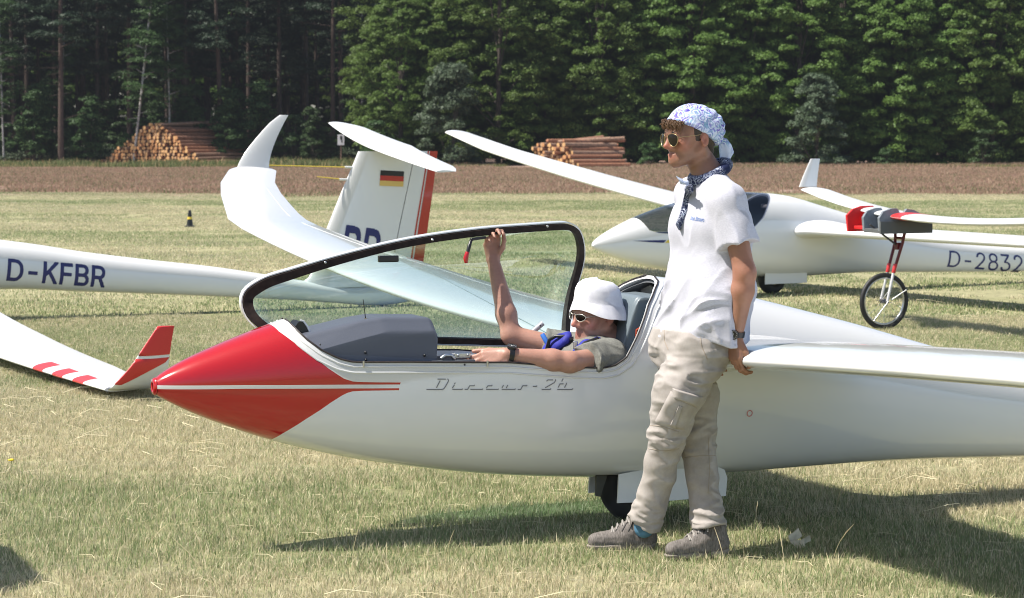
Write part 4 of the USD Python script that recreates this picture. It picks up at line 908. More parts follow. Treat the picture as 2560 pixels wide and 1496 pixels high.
def project_patch(px, mesh, thick, n=14, off=.001):
    """A sewn patch: a quadrilateral seen from the camera's spot laid on the cloth."""
    q = [np.array(p, float) for p in px]; u, w = np.meshgrid(np.linspace(0, 1, n), np.linspace(0, 1, n), indexing='ij'); u, w = u.ravel()[:, None], w.ravel()[:, None]
    xy = (q[0] * (1 - u) + q[1] * u) * (1 - w) + (q[3] * (1 - u) + q[2] * u) * w; D = np.array([ray(*p) for p in xy])
    loc_, ri, ti = mesh.ray.intersects_location(np.tile([0, 0, CAM_H], (len(D), 1)), D, multiple_hits=False); dist = np.full(len(D), np.nan); dist[ri] = loc_[:, 1]
    dist = np.where(np.isnan(dist), np.nanmedian(dist), dist); med = np.median(dist); dist = np.clip(dist, med - .06, med + .06)
    g = dist.reshape(n, n)
    for _ in range(3): g[1:-1, 1:-1] = (g[1:-1, 1:-1] + g[:-2, 1:-1] + g[2:, 1:-1] + g[1:-1, :-2] + g[1:-1, 2:]) / 5
    edge = np.minimum.reduce([u[:, 0], 1 - u[:, 0], w[:, 0], 1 - w[:, 0]]); bul = thick * np.clip(edge / .12, 0, 1) ** .5
    V = np.array([0, 0, CAM_H]) + D * (g.ravel() - off - bul)[:, None]; Vb = np.array([0, 0, CAM_H]) + D * (g.ravel() + .01)[:, None]
    F = grid_faces(n, n); b = list(range(n)) + [n * i + n - 1 for i in range(1, n)] + [n * (n - 1) + i for i in range(n - 2, -1, -1)] + [n * i for i in range(n - 2, 0, -1)]
    N = len(V); S = []
    for a, c in zip(b, b[1:] + b[:1]): S += [[a, c, c + N], [a, c + N, a + N]]
    m = trimesh.Trimesh(np.vstack([V, Vb]), np.vstack([F, F[:, ::-1] + N, np.array(S)[:, ::-1]]), process=False)
    return m
zz2 = lambda x, y: ((x / 2.8333 + 1400) / DS, (y / 2.8333 + 900) / DS)
obj('cargo_pocket', P1(project_patch([zz2(790, 225), zz2(985, 345), zz2(895, 512), zz2(672, 455)], mt, .012)), KHAKI, trp, smooth=40)
obj('pocket_flap', P1(project_patch([zz2(803, 205), zz2(1022, 268), zz2(980, 348), zz2(802, 275)], mt, .019)), KHAKI, trp, smooth=40)
obj('pocket_pleat', P1(project_patch([zz2(850, 318), zz2(885, 330), zz2(828, 500), zz2(780, 480)], mt, .017)), KHAKI, trp, smooth=40)
zz3 = lambda x, y: ((x / 3.348 + 1560) / DS, (y / 3.348 + 520) / DS)
def stitch_line(pts, mesh, r=.0016, off=.0005):
    pts = np.array(pts, float); t = np.linspace(0, 1, 26); s = np.r_[0, np.cumsum(np.linalg.norm(np.diff(pts, axis=0), axis=1))]; s /= s[-1]; xy = np.stack([np.interp(t, s, pts[:, k]) for k in (0, 1)], 1); D = np.array([ray(*p) for p in xy])
    loc_, ri, ti = mesh.ray.intersects_location(np.tile([0, 0, CAM_H], (len(D), 1)), D, multiple_hits=False); o = np.argsort(ri)
    return tube(loc_[o] - [0, off, 0], r, 6)
SEAM = pm('khaki_seam', (.30, .25, .20), .9)
for l in ([zz3(640, 1030), zz3(655, 1160), zz3(705, 1270)], [zz3(340, 1020), zz3(345, 1120), zz3(375, 1190)]):
    obj('pocket_seam', P1(stitch_line(l, mt)), SEAM, trp, smooth=True)
for l in ([zz2(625, 470), zz2(740, 480), zz2(850, 520)], [zz2(632, 640), zz2(760, 655), zz2(850, 640)], [zz2(890, 705), zz2(1000, 690), zz2(1110, 690)], [zz2(1060, 560), zz2(1070, 800), zz2(1060, 960)]):
    obj('knee_seam', P1(stitch_line(l, mt, .0013)), SEAM, trp, smooth=True)
# shoes
def to_px(p): return ((1280 + FPX * p[0] / p[1]) / DS, (340 + FPX * (CAM_H - p[2]) / p[1]) / DS)
def shoe(toe, heel, ank, side_in):
    toe, heel = np.array(toe, float), np.array(heel, float); toe[2] = heel[2] = 0.012; ax = n3(toe - heel); L = np.linalg.norm(toe - heel); sd = np.cross(Zu, ax); p = lambda a, b, c: heel + ax * a * L + sd * b + Zu * c
    up = lambda P: smax(smin(smin(smin(rcone(P, p(.13, 0, .040), p(.42, 0, .045), .038, .043), rcone(P, p(.42, 0, .042), p(.84, .006, .030), .043, .032), .03), rcone(P, p(.40, 0, .065), p(.22, 0, .10), .036, .040), .03), rcone(P, p(.15, 0, .045), p(.17, 0, .105), .036, .035), .03), -(P[:, 2] - .018).astype(np.float32), .004)
    f = lambda P: smax(up(P) - folds(P, .003, 40, 5), -rcone(P, p(.20, 0, .11), ank + Zu * .08, .031, .045), .006)
    c = (toe + heel) / 2; m = surfnet(f, c - [.19, .17, .02], c + [.19, .17, .16], .0048)
    so = lambda P: smax(smax(np.minimum(rcone(P * [1, 1, 1], p(.13, 0, .02), p(.45, 0, .02), .040, .041), rcone(P, p(.45, 0, .02), p(.86, .006, .02), .041 + .003, .034)), (P[:, 2] - .026 - .012 * np.clip(1 - ((P - heel) @ ax) / L, 0, 1)).astype(np.float32), .004), -(P[:, 2] - .002).astype(np.float32), .004)
    s = surfnet(so, c - [.19, .17, .03], c + [.19, .17, .08], .0048); lac = []
    for i in range(5):
        a = .62 - .07 * i; h = .082 + .013 * i; lac.append(tube([p(a, -.026, h - .014), p(a - .01, 0, h + .004), p(a - .03, .026, h - .014)], .0036, 6)); lac.append(tube([p(a, .026, h - .014), p(a - .01, 0, h + .005), p(a - .03, -.026, h - .014)], .003, 6))
    return finish(m, 2), finish(s, 2), cat(*lac, tube([p(.30, .0, .128), p(.36, .03, .13), p(.38, .045, .10)], .003, 6), tube([p(.30, .0, .128), p(.35, -.03, .13), p(.40, -.045, .10)], .003, 6)), [p(.62, 0, .06), p(.45, 0, .07), p(.36, 0, .07)], sd
for nm, toe, heel, an in (('shoe', at(1440, 1337, YM + .10), at(1618, 1337, YM + .10), anL), ('shoe', at(1634, 1350, YM - .12), at(1795, 1335, YM - .02), anR)):
    m, s, lc, sp_, sd = shoe(toe, heel, an, 1); so = obj(nm, P1(m), SHOE, p1, smooth=True); ax_ = n3(np.array(heel) - toe) * [1, 1, 0]; [obj('side_stripe', P1(stitch_line(l_, m, .0032, -.001)), pm('dark_stripe', (.035, .032, .03), .7), so, smooth=True) for l_ in [[tuple(np.array(to_px(toe + ax_ * d_ + Zu * .035))), tuple(np.array(to_px(toe + ax_ * (d_ + .022) + Zu * .075)))] for d_ in (.125, .150, .175)]]; obj('sole', P1(s), SOLE, so, smooth=True); obj('laces', P1(lc), LACE, so, smooth=True)
    obj('sock', P1(hull_spheres([(an - Zu * .03, .040), (an + Zu * .03, .040)])), DENIM, p1, smooth=True)
# bandana, hair
def band(P):
    q = hd.loc(P).astype(np.float32); I = np.eye(3)
    d = ell(q, (-.006, 0, .034), I, (.106, .083, .097)); d = smin(d, ell(q, (-.062, 0, .030), I, (.088, .076, .080)), .03)
    e = q[:, 2] - (.062 + (q[:, 0] - .098) * .52) - .010 * np.abs(q[:, 1]) / .08
    d = d - .0022 * np.sin(q[:, 0] * 60 + q[:, 2] * 190 + q[:, 1] * 25) * np.clip((-q[:, 0] - .02) / .06, 0, 1)
    d = d - .0035 * np.exp(-((e - .012) / .008) ** 2)
    d = smax(d, -e, .004); d = smin(d, rcone(q, (-.118, .012, -.012), (-.128, -.012, -.008), .020, .017), .012)
    return smax(d, -ell(q, (-.006, 0, .034), I, (.097, .075, .088)), .003)
bm = finish(surfnet(band, hd.c - .2, hd.c + .2, .004), 2)
bo = obj('bandana', P1(bm), BANDANA, p1, smooth=True)
tl_ = [hd.w(p) for p in ((-.120, .016, -.006), (-.135, .024, -.020), (-.148, .022, -.048), (-.158, .018, -.080), (-.160, .014, -.100))]; wd = [.010, .022, .030, .034, .016]
Vt_ = []; sdv = n3(hd.u * .35 - hd.f * .75 + hd.l * .3)
for (c, w) in zip(tl_, wd):
    for k in np.linspace(-1, 1, 7): Vt_.append(c + sdv * w * k + hd.l * .006 * math.sin(k * 5))
Vt_ = np.array(Vt_); ft_ = grid_faces(5, 7); nt_ = len(Vt_)
obj('bandana_tail', P1(trimesh.Trimesh(np.vstack([Vt_, Vt_ - hd.l * .003]), np.vstack([ft_, ft_[:, ::-1] + nt_]), process=False)), BANDANA, bo, smooth=True)
def hairs(P):
    q = hd.loc(P).astype(np.float32); I = np.eye(3); d = ell(q, (-.006, 0, .030), I, (.101, .079, .092)); d = smin(d, rcone(q, (-.055, 0, -.03), (-.06, 0, -.055), .050, .040), .03)
    cut = np.minimum(np.minimum(-.018 - q[:, 0] + .2 * (q[:, 2] + .03), q[:, 2] + .072), 1); side = np.minimum(np.minimum(.030 - q[:, 0], q[:, 0] + .03), q[:, 2] + .030 - .0 * q[:, 0])
    side = np.minimum(side, .08 - q[:, 2]); d2 = np.minimum(smax(d, -cut, .004), smax(d + .0015, -side, .004)); return d2 - .002 * (meshkit.noise(q * [300, 300, 90], 4).astype(np.float32) - .5)
hr = obj('hair', P1(finish(surfnet(hairs, hd.c - .16, hd.c + .16, .004), 1)), HAIRD, p1, smooth=True)
rng = np.random.default_rng(5); cur = []
for i in range(170):
    l0 = rng.uniform(-.045, .060); b = np.array([.086 - 7.0 * l0 * l0 + rng.uniform(-.004, .006), l0, .060 - 2.2 * l0 * l0 + rng.uniform(-.006, .008)]); tt_ = np.linspace(0, 1, 14); ph = rng.uniform(0, 6.28); rr = rng.uniform(.004, .009); ln = rng.uniform(.020, .042); dr_ = np.array([rng.uniform(.15, .75), rng.uniform(-.5, .7), rng.uniform(-1.0, -.1)]); dr_ /= np.linalg.norm(dr_)
    pts = np.array([b + dr_ * ln * t + np.array([.012 * math.sin(t * 3.0), rr * math.sin(t * 9 + ph) * t, rr * math.cos(t * 9 + ph) * t + .010 * math.sin(t * 3.1)]) for t in tt_]); cur.append(tube(np.array([hd.w(p) for p in pts]), np.linspace(.0017, .0006, 14), 4))
obj('fringe', P1(cat(*cur)), HAIR, p1, smooth=True)
eb = [tube([hd.w((.098, s * .014, .016)), hd.w((.098, s * .030, .022)), hd.w((.086, s * .048, .016))], [.003, .0032, .0015], 6) for s in (1, -1)]
obj('eyebrow', P1(eb[0]), HAIRD, p1, smooth=True); obj('eyebrow', P1(eb[1]), HAIRD, p1, smooth=True)
# sunglasses
def specs(h, off, shape, frame_mat, lens_mat, rim, tz, fwd=.106, sp=.035, wrap=.25, yc=-.006):
    g = holder('sunglasses', off[1]); T = lambda m: (m.apply_translation(-off[0]), m)[1]
    for s in (1, -1):
        nrm = n3(h.f * math.cos(wrap) + h.l * s * math.sin(wrap)); ac = n3(np.cross(Zu, nrm)) ; c = h.w((fwd, s * sp, yc))
        P = [c + ac * s * x + h.u * y - nrm * (x * x * 2.0) for x, y in shape]; rimc = CubicSpline(np.arange(len(P) + 1), np.array(P + [P[0]]), bc_type='periodic')(np.linspace(0, len(P), 40, endpoint=False))
        obj('rim', T(tube(rimc, rim, 6, True)), frame_mat, g, smooth=True); n = len(rimc); cc = rimc.mean(0)
        ln = trimesh.Trimesh(np.vstack([rimc, cc + (rimc - cc) * .55 + nrm * .0022, cc[None] + nrm * .003]), np.vstack([grid_faces(2, n, True), [[n + k, n + (k + 1) % n, 2 * n] for k in range(n)]]), process=False); obj('lens', T(ln), lens_mat, g, smooth=True)
        hx_ = max(rimc, key=lambda p: (p - c) @ h.l * s + .3 * (p - c) @ h.u); obj('temple_arm', T(tube([hx_, hx_ - h.f * .012 + h.l * s * .004, h.w((-.008, s * .0785, tz))], rim * .9, 6)), frame_mat, g, smooth=True)
    obj('bridge', T(tube([h.w((fwd + .001, -.012, yc + .008)), h.w((fwd + .004, 0, yc + .012)), h.w((fwd + .001, .012, yc + .008))], rim, 6)), frame_mat, g, smooth=True)
av = [(-.024, .012), (-.012, .020), (.006, .021), (.022, .016), (.029, .002), (.024, -.016), (.010, -.027), (-.006, -.024), (-.018, -.010)]
specs(hd, (off1, p1), av, GOLD, LENS, .0011, .010)
# neckerchief
nk = []
for a in np.linspace(0, 2 * np.pi, 40, endpoint=False):
    base = neck + Zu * .040 + mf * .004; front = math.cos(a); nk.append(base + mf * .068 * front + ml * .066 * math.sin(a) + Zu * (.034 * (-front) - .014))
nk = np.array(nk); rad = np.array([.021 + .003 * (1 - math.cos(a)) / 2 for a in np.linspace(0, 2 * np.pi, 40, endpoint=False)])
col_ = tube(nk, rad, 12, True); col_.vertices += 0; nz = meshkit.noise(col_.vertices * 60, 3)[:, None] - .5; col_.vertices += nz * .006
nko = obj('neckerchief', P1(col_), NECKCL, p1, smooth=True)
kn = neck + mf * .098 - Zu * .038 - ml * .005; km = sphere_at(kn, .019, 3); km.vertices += (meshkit.noise(km.vertices * 70, 2)[:, None] - .5) * .010; obj('knot', P1(km), NECKCL, nko, smooth=True)
tp_ = [at(1694, 457, YM - .14), at(1692, 485, YM - .152), at(1688, 520, YM - .158), at(1680, 548, YM - .160), at(1673, 566, YM - .160)]; tw = [.010, .017, .024, .029, .004]; V_ = []
def near_shirt(p, off=.007):
    d_ = (p - [0, 0, CAM_H]) / p[1]; L_, _, _ = ms.ray.intersects_location([[0, 0, CAM_H]], [d_], multiple_hits=False); return p if len(L_) == 0 else L_[0] - d_ * off
tp_ = [tp_[0]] + [near_shirt(p) for p in tp_[1:]]
for i, (c, w) in enumerate(zip(tp_, tw)):
    for k in np.linspace(-1, 1, 6): V_.append(c + n3(np.array([.95, .15, .28 if i < 4 else .9])) * w * k - np.array([0, 1, 0]) * .006 * math.sin(k * 3 + i))
V_ = np.array(V_); F_ = grid_faces(5, 6); obj('tie_end', P1(trimesh.Trimesh(np.vstack([V_, V_ + [0, .004, 0]]), np.vstack([F_, F_[:, ::-1] + len(V_)]), process=False)), NECKCL, nko, smooth=True)
fr_pts = [at(1690, 452, YM - .10), at(1678, 446, YM - .11), at(1668, 437, YM - .11)]; obj('frayed_end', P1(cat(*[tube(np.array(fr_pts) + rng.normal(0, .004, (3, 3)), [.006, .005, .0015], 6) for _ in range(6)])), pm('pale_blue_cloth', (.45, .50, .62), .8), nko, smooth=True)
# watch
def watch(parent, off, wr, ax, face_dir, r_arm, strap_r=.0035, wide=.010, case=.019):
    ax = n3(ax); e1 = n3(face_dir - ax * (np.asarray(face_dir) @ ax)); e2 = np.cross(ax, e1); g = holder('wristwatch', parent); a = np.linspace(0, 2 * np.pi, 36, endpoint=False)
    ringp = np.array([wr + (e1 * math.cos(t) + e2 * math.sin(t)) * r_arm for t in a]); rad_ = np.array([e1 * math.cos(t) + e2 * math.sin(t) for t in a])
    V = np.stack([ringp + ax * w * sgn + rad_ * q for w, sgn, q in ((wide, 1, 0), (wide, -1, 0), (wide, -1, strap_r), (wide, 1, strap_r))], 1).reshape(-1, 3); m = trimesh.Trimesh(V, grid_faces(36 + 1, 4, True)[:] % len(V), process=False)
    if m.volume < 0: m.invert()
    m.apply_translation(-off); obj('strap', m, BLACK, g, smooth=40)
    c0 = wr + e1 * (r_arm + .002); cs_ = trimesh.creation.cylinder(case, .010, sections=28); align(cs_, c0, c0 + e1); cs_.apply_translation(-off); obj('case', cs_, BLACK, g, smooth=30)
    bz = lathe([(case * .86, 0), (case, 0), (case, .003), (case * .86, .004), (case * .86, 0)], 28); align(bz, c0 + e1 * .005, c0 + e1); bz.apply_translation(-off); obj('bezel', bz, DARKMETAL, g, smooth=40)
    mk = []
    for t in np.arange(12) * np.pi / 6:
        p = c0 + e1 * .0056 + (ax * math.cos(t) + e2 * math.sin(t)) * case * .68; mk.append(sphere_at(p, .0009, 1))
    mk += [rod(c0 + e1 * .0058, c0 + e1 * .0058 + (ax * .4 + e2 * .7) * case * .55, .0007, 4), rod(c0 + e1 * .0058, c0 + e1 * .0058 + (-ax * .8 + e2 * .2) * case * .42, .0008, 4)]
    m = cat(*mk); m.apply_translation(-off); obj('dial_marks', m, pm('pale_marks', (.75, .75, .72), .5), g)
watch(p1, off1, wrL + (elL - wrL) * .04, wrL - elL, np.array([-.35, -.94, .1]), .0305)

# ---- the pilot reclining in the cockpit
hp = Head(M1.world(cx(1742 - 300, 775, .03)) , (-.86, -.50, -.10), up=(.10, 0, 1), k=1.0)
pc = M1.world(cx(1468, 772, 0.02)); hp = Head(pc, n3((-.84, -.52, -.08)), up=n3((.16, .02, 1)), k=1.03)
W1 = lambda s, l, z: M1.world(np.array([s, l, z]))
px3 = lambda x, y, l: M1.world(cx(x, y, l))
nkp = px3(1498, 880, .0); shLp = px3(1497, 884, .19); shRp = px3(1385, 862, -.19); chp = px3(1445, 925, .0)
elLp = px3(1402, 893, .298); wrLp = px3(1246, 874, .262); elRp = px3(1258, 826, -.28); wrRp = px3(1214, 642, -.375)
pelp = W1(.62, 0, .40); bellp = W1(.48, 0, .50)
railp = M1.world(can_pt(1212, 572, -.02))
dl, dlat = M1.a, M1.l
hLp = hand_bones(wrLp, n3(dl * .9 - dlat * .35 - Zu * .25), n3(Zu * .6 + dlat * .8), n3(Zu * .8 - dlat * .5 + dl * .2), (.35, .45, .35), [(.75, .55, -.3), (.9, .35, -.2), (.95, .2, 0)], 1.0)
hRp = hand_bones(wrRp, n3(Zu * .97 + dl * .08 + np.array([0, -.0, 0])), n3(-dlat * .98 + Zu * .05), n3(-dl * .9 + Zu * .25 + dlat * .1), [(.55, .9, .8)] * 4, [(.80, .40, -.75), (.97, .15, -.30), (.99, .0, .0)], .98, .02)
def pilot_body(P):
    C = lambda a, b, ra, rb: rcone(P, a, b, ra, rb)
    d = hp.sdf(P); d = smin(d, C(hp.w((-.035, 0, -.075)), nkp, .058, .066), .03); d = smin(d, C(hp.w((.02, 0, -.085)), hp.w((-.02, 0, -.12)), .045, .055), .03)
    t = C(chp + dlat * .07, chp - dlat * .07, .12, .12); t = smin(t, C(chp, bellp, .13, .13), .05); t = smin(t, C(bellp, pelp, .13, .12), .05); t = smin(t, C(shLp, shRp, .062, .062), .06)
    for s, e, w_, hb in ((shLp, elLp, wrLp, hLp), (shRp, elRp, wrRp, hRp)):
        t = smin(t, C(nkp, s, .055, .056), .05); mid = e + (w_ - e) * .28; a = smin(C(s, e, .054, .042), C(e, mid, .041, .044), .022); a = smin(a, C(mid, w_, .0435, .0275), .02); a = smin(a, bones_sdf(P, hb), .014); t = smin(t, a, .02)
    for s in (1, -1):
        h, k_, an = pelp + dlat * .09 * s, W1(1.02, .10 * s, .56), W1(1.42, .09 * s, .47); l = smin(C(h, k_, .085, .056), C(k_, an, .056, .038), .03); l = smin(l, C(an, an + M1.a * .12 + Zu * .05, .038, .034), .02); t = smin(t, l, .03)
    return smin(d, t, .03)
allp = np.array([hp.c, wrRp, wrLp, pelp, W1(1.6, 0, .45), elLp, nkp]); mp = finish(surfnet(pilot_body, allp.min(0) - [.14, .28, .18], allp.max(0) + [.2, .28, .24], .0055), 3)
off2 = np.array([*pelp[:2], 0.0]); p2 = thing('person', 'pilot reclining in the open cockpit in white bucket hat, one arm raised to the canopy', 'person', off2, 0, kind='thing')
def P2(m):
    m = m.copy(); m.apply_translation(-off2); return m
colp = hp.tint(mp.vertices, (.35, .185, .135), (.44, .15, .115), (.17, .115, .10), .5)
obj('body', P2(mp), SKIN, p2, smooth=True, color=colp)
slLp = shLp + (elLp - shLp) * .56; slRp = shRp + (elRp - shRp) * .36
def polo(P):
    C = lambda a, b, ra, rb: rcone(P, a, b, ra, rb)
    d = C(chp + dlat * .075, chp - dlat * .075, .130, .130); d = smin(d, C(chp, bellp, .145, .145), .05); d = smin(d, C(bellp, pelp, .145, .14), .05); d = smin(d, C(shLp, shRp, .070, .070), .07)
    for s, e, r in ((shLp, slLp, .080), (shRp, slRp, .070)):
        d = smin(d, C(nkp, s, .064, .068), .05); ax = n3(e - s); sl = C(s, e + ax * .05, .070, r); sl = np.maximum(sl, (P - e) @ ax.astype(np.float32)); d = smin(d, sl, .02)
        q = (P - e) @ ax.astype(np.float32); d = d + np.where(np.abs(sl) < .03, .003 * np.exp(-((q + .022) / .003) ** 2), 0)
    d = smax(d, -C(nkp + Zu * .03, hp.w((-.02, 0, -.06)), .078, .07), .01); return d - folds(P, .010, 14, 8, (1, 1, 1))
ap = np.array([shLp, shRp, slLp, slRp, chp, pelp]); obj('polo_shirt', P2(finish(surfnet(polo, ap.min(0) - .19, ap.max(0) + .19, .0055), 2)), POLO, p2, smooth=True)
# harness pads
def pad(pts, r, flat, nrm):
    def f(P):
        d = None
        for a, b in zip(pts[:-1], pts[1:]):
            m_ = ((a + b) / 2).astype(np.float32); n_ = nrm.astype(np.float32); q = P + ((P - m_) @ n_)[:, None] * n_ * flat; e = rcone(q, a, b, r, r); d = e if d is None else smin(d, e, .02)
        return d - folds(P, .005, 22, 4)
    A = np.array(pts); return finish(surfnet(f, A.min(0) - r - .02, A.max(0) + r + .02, .0045), 2)
fwdp = n3(dl * .75 + Zu * .65)
s1 = [px3(1388, 838, -.02), px3(1372, 845, -.05), px3(1352, 858, -.08)]; s2 = [px3(1512, 868, .12), px3(1470, 846, .13), px3(1440, 850, .12), px3(1420, 866, .11)]
hn = holder('harness', p2)
obj('harness_pad', P2(pad(s1, .042, 1.0, fwdp)), BLUEPAD, hn, smooth=True); obj('harness_pad', P2(pad(s2, .026, .6, fwdp)), BLUEPAD, hn, smooth=True)
obj('harness_edge', P2(tube([px3(1345, 864, -.05), px3(1352, 838, -.04), px3(1368, 828, -.02), px3(1392, 829, 0.0), px3(1408, 838, .02)], .008, 8)), BLACK, hn, smooth=True)
obj('harness_edge', P2(tube([px3(1535, 880, .14), px3(1510, 851, .15), px3(1470, 835, .15), px3(1440, 846, .15), px3(1418, 868, .15)], .009, 8)), BLACK, hn, smooth=True)
obj('buckle', P2(rbox(px3(1417, 851, .10) - [.010, .006, .018], px3(1417, 851, .10) + [.010, .006, .018], .004)), METAL, hn, smooth=30)
obj('blue_hose', P2(tube([px3(1335, 824, -.13), px3(1345, 842, -.11), px3(1356, 860, -.10)], .011, 10)), pm('blue_plastic', (.04, .14, .45), .3), p2, smooth=True)
# hat
HC = hp
def hat_pt(a, r, z): return HC.w((-.012 + r * math.cos(a), r * .86 * math.sin(a), z))
prof_h = [(0, .142), (.035, .141), (.065, .134), (.087, .118), (.098, .095), (.103, .066), (.106, .048), (.111, .042), (.122, .028), (.134, .012), (.142, -.002)]
n_a = 72; V_ = []
for i, (r, z) in enumerate(prof_h):
    for a in np.linspace(0, 2 * np.pi, n_a, endpoint=False):
        k = np.clip((i - 6) / 4, 0, 1); rr_ = r * (1 + .03 * k * math.sin(5 * a + 1)) + .004 * (meshkit.noise(np.array([[math.cos(a) * 5, math.sin(a) * 5, i * .7]]), 6)[0] - .5) * min(1, i / 2)
        tip = .048 * math.cos(a) * (0.3 + .7 * i / 10); V_.append(hat_pt(a, rr_ * (1 - .12 * k * max(0, math.cos(a))), z + tip * .55 + .010 * k * math.sin(3 * a + .5) - .030 * k * max(0, -math.cos(a))))
V_ = np.array(V_); F_ = grid_faces(len(prof_h), n_a, True); Vi = HC.c + (V_ - HC.c) * .975; ho = len(V_); last = (len(prof_h) - 1) * n_a; k = np.arange(n_a)
rimf = np.vstack([np.stack([last + k, last + (k + 1) % n_a, ho + last + (k + 1) % n_a], 1), np.stack([last + k, ho + last + (k + 1) % n_a, ho + last + k], 1)])
obj('bucket_hat', P2(trimesh.Trimesh(np.vstack([V_, Vi]), np.vstack([F_, F_[:, ::-1] + ho, rimf]), process=False)), HATM, p2, smooth=50)
def hairp(P):
    q = hp.loc(P).astype(np.float32); d = ell(q, (-.006, 0, .030), np.eye(3), (.100, .078, .091)); d = smin(d, rcone(q, (-.055, 0, -.03), (-.06, 0, -.05), .048, .04), .03); cut = np.minimum(-.022 - q[:, 0] + .2 * (q[:, 2] + .03), q[:, 2] + .062); return smax(d, -cut, .004)
obj('hair', P2(finish(surfnet(hairp, hp.c - .16, hp.c + .16, .0045), 1)), HAIRD, p2, smooth=True)
ov = [(-.024, .004), (-.012, .013), (.006, .014), (.022, .009), (.030, .0), (.020, -.012), (.004, -.016), (-.014, -.013)]
specs(hp, (off2, p2), ov, pm('pale_metal_frame', (.55, .52, .45), .3, metallic=.6), LENS, .0016, .006, .104, .034, .32, .0)
watch(p2, off2, wrLp + (elLp - wrLp) * .06, wrLp - elLp, dlat * .3 + Zu * .95, .033)
# ------------------------------------------------------------------ ground, grass, meadow
def nodes_ground():
    N = {'g': ('geometry', {}), 'sx': ('separate_xyz', {}),
         'm1': ('mapping', {'scale': (.16, .55, 1)}), 'n1': ('noise_texture', {'scale': 1.0, 'detail': 6.0, 'roughness': .62}), 'r1': ('rgb_ramp', {'ramp': [(.30, (.22, .235, .115)), (.45, (.31, .30, .165)), (.56, (.39, .36, .22)), (.68, (.47, .425, .27))]}),
         'n2': ('noise_texture', {'scale': 9.0, 'detail': 8.0, 'roughness': .75}), 'r2': ('rgb_ramp', {'ramp': [(.30, (.35, .35, .35)), (.5, (.72, .74, .70)), (.75, (1.0, .98, .92))]}),
         'mu': ('mix_color', {'blend_type': 'multiply', 'fac': 1.0, 'use_clamp': False, 'use_clamp_result': False}),
         'n3': ('noise_texture', {'scale': .08, 'detail': 4.0}), 'ad': ('math', {'math_type': 'multiply_add', 'value2': 16.0}), 'mr': ('map_range', {'clamp': True, 'from_min': 71.0, 'from_max': 75.0}),
         'n4': ('noise_texture', {'scale': 2.2, 'detail': 8.0, 'roughness': .7}), 'r4': ('rgb_ramp', {'ramp': [(.3, (.20, .135, .10)), (.5, (.27, .185, .145)), (.7, (.33, .25, .19))]}),
         'mx': ('mix_color', {}), 'b': ('bump', {'strength': .6, 'distance': .03}), 'p': ('principled_bsdf', {'roughness': .95, 'specular_ior_level': .1})}
    L = [('g.position', 'sx.vector'), ('g.position', 'm1.vector'), ('m1.vector', 'n1.vector'), ('n1.fac', 'r1.fac'), ('g.position', 'n2.vector'), ('n2.fac', 'r2.fac'), ('r1.color', 'mu.a'), ('r2.color', 'mu.b'),
         ('g.position', 'n3.vector'), ('n3.fac', 'ad.value1'), ('sx.y', 'ad.value3'), ('ad.value', 'mr.value'), ('mr.result', 'mx.fac'), ('mu.result', 'mx.a'), ('g.position', 'n4.vector'), ('n4.fac', 'r4.fac'), ('r4.color', 'mx.b'),
         ('mx.result', 'p.base_color'), ('n2.fac', 'b.height'), ('b.normal', 'p.normal')]
    return usdkit.material(stage, '/World/Looks/mown_field', N, L, surface='p.BSDF')
gx = np.array([-700, -60, -20, 0, 20, 60, 700.0]); gy = np.array([-120, 0, 10, 30, 70, 140, 900.0]); GX, GY = np.meshgrid(gx, gy, indexing='ij')
gr = obj('ground', (np.stack([GX.ravel(), GY.ravel(), 0 * GX.ravel()], 1), grid_faces(7, 7)), nodes_ground()); tag(gr, 'flat mown airfield running back to the forest edge', 'field', None, 'structure')
def blade_mat(name, transl=.35, rough=.7):
    return usdkit.material(stage, '/World/Looks/' + name, {'a': ('attribute', {'attribute': 'tint'}), 'p': ('principled_bsdf', {'roughness': rough, 'specular_ior_level': .25}), 't': ('translucent_bsdf', {}), 'm': ('mix_closure', {'fac': transl})},
        [('a.color', 'p.base_color'), ('a.color', 't.color'), ('p.BSDF', 'm.closure1'), ('t.BSDF', 'm.closure2')], surface='m.closure')
BLADE = blade_mat('grass_blades')
GREEN = [(.23, .29, .125), (.27, .325, .15), (.31, .35, .19), (.20, .255, .11)]
STRAW = [(.62, .55, .37), (.70, .63, .44), (.56, .49, .32), (.50, .44, .29)]
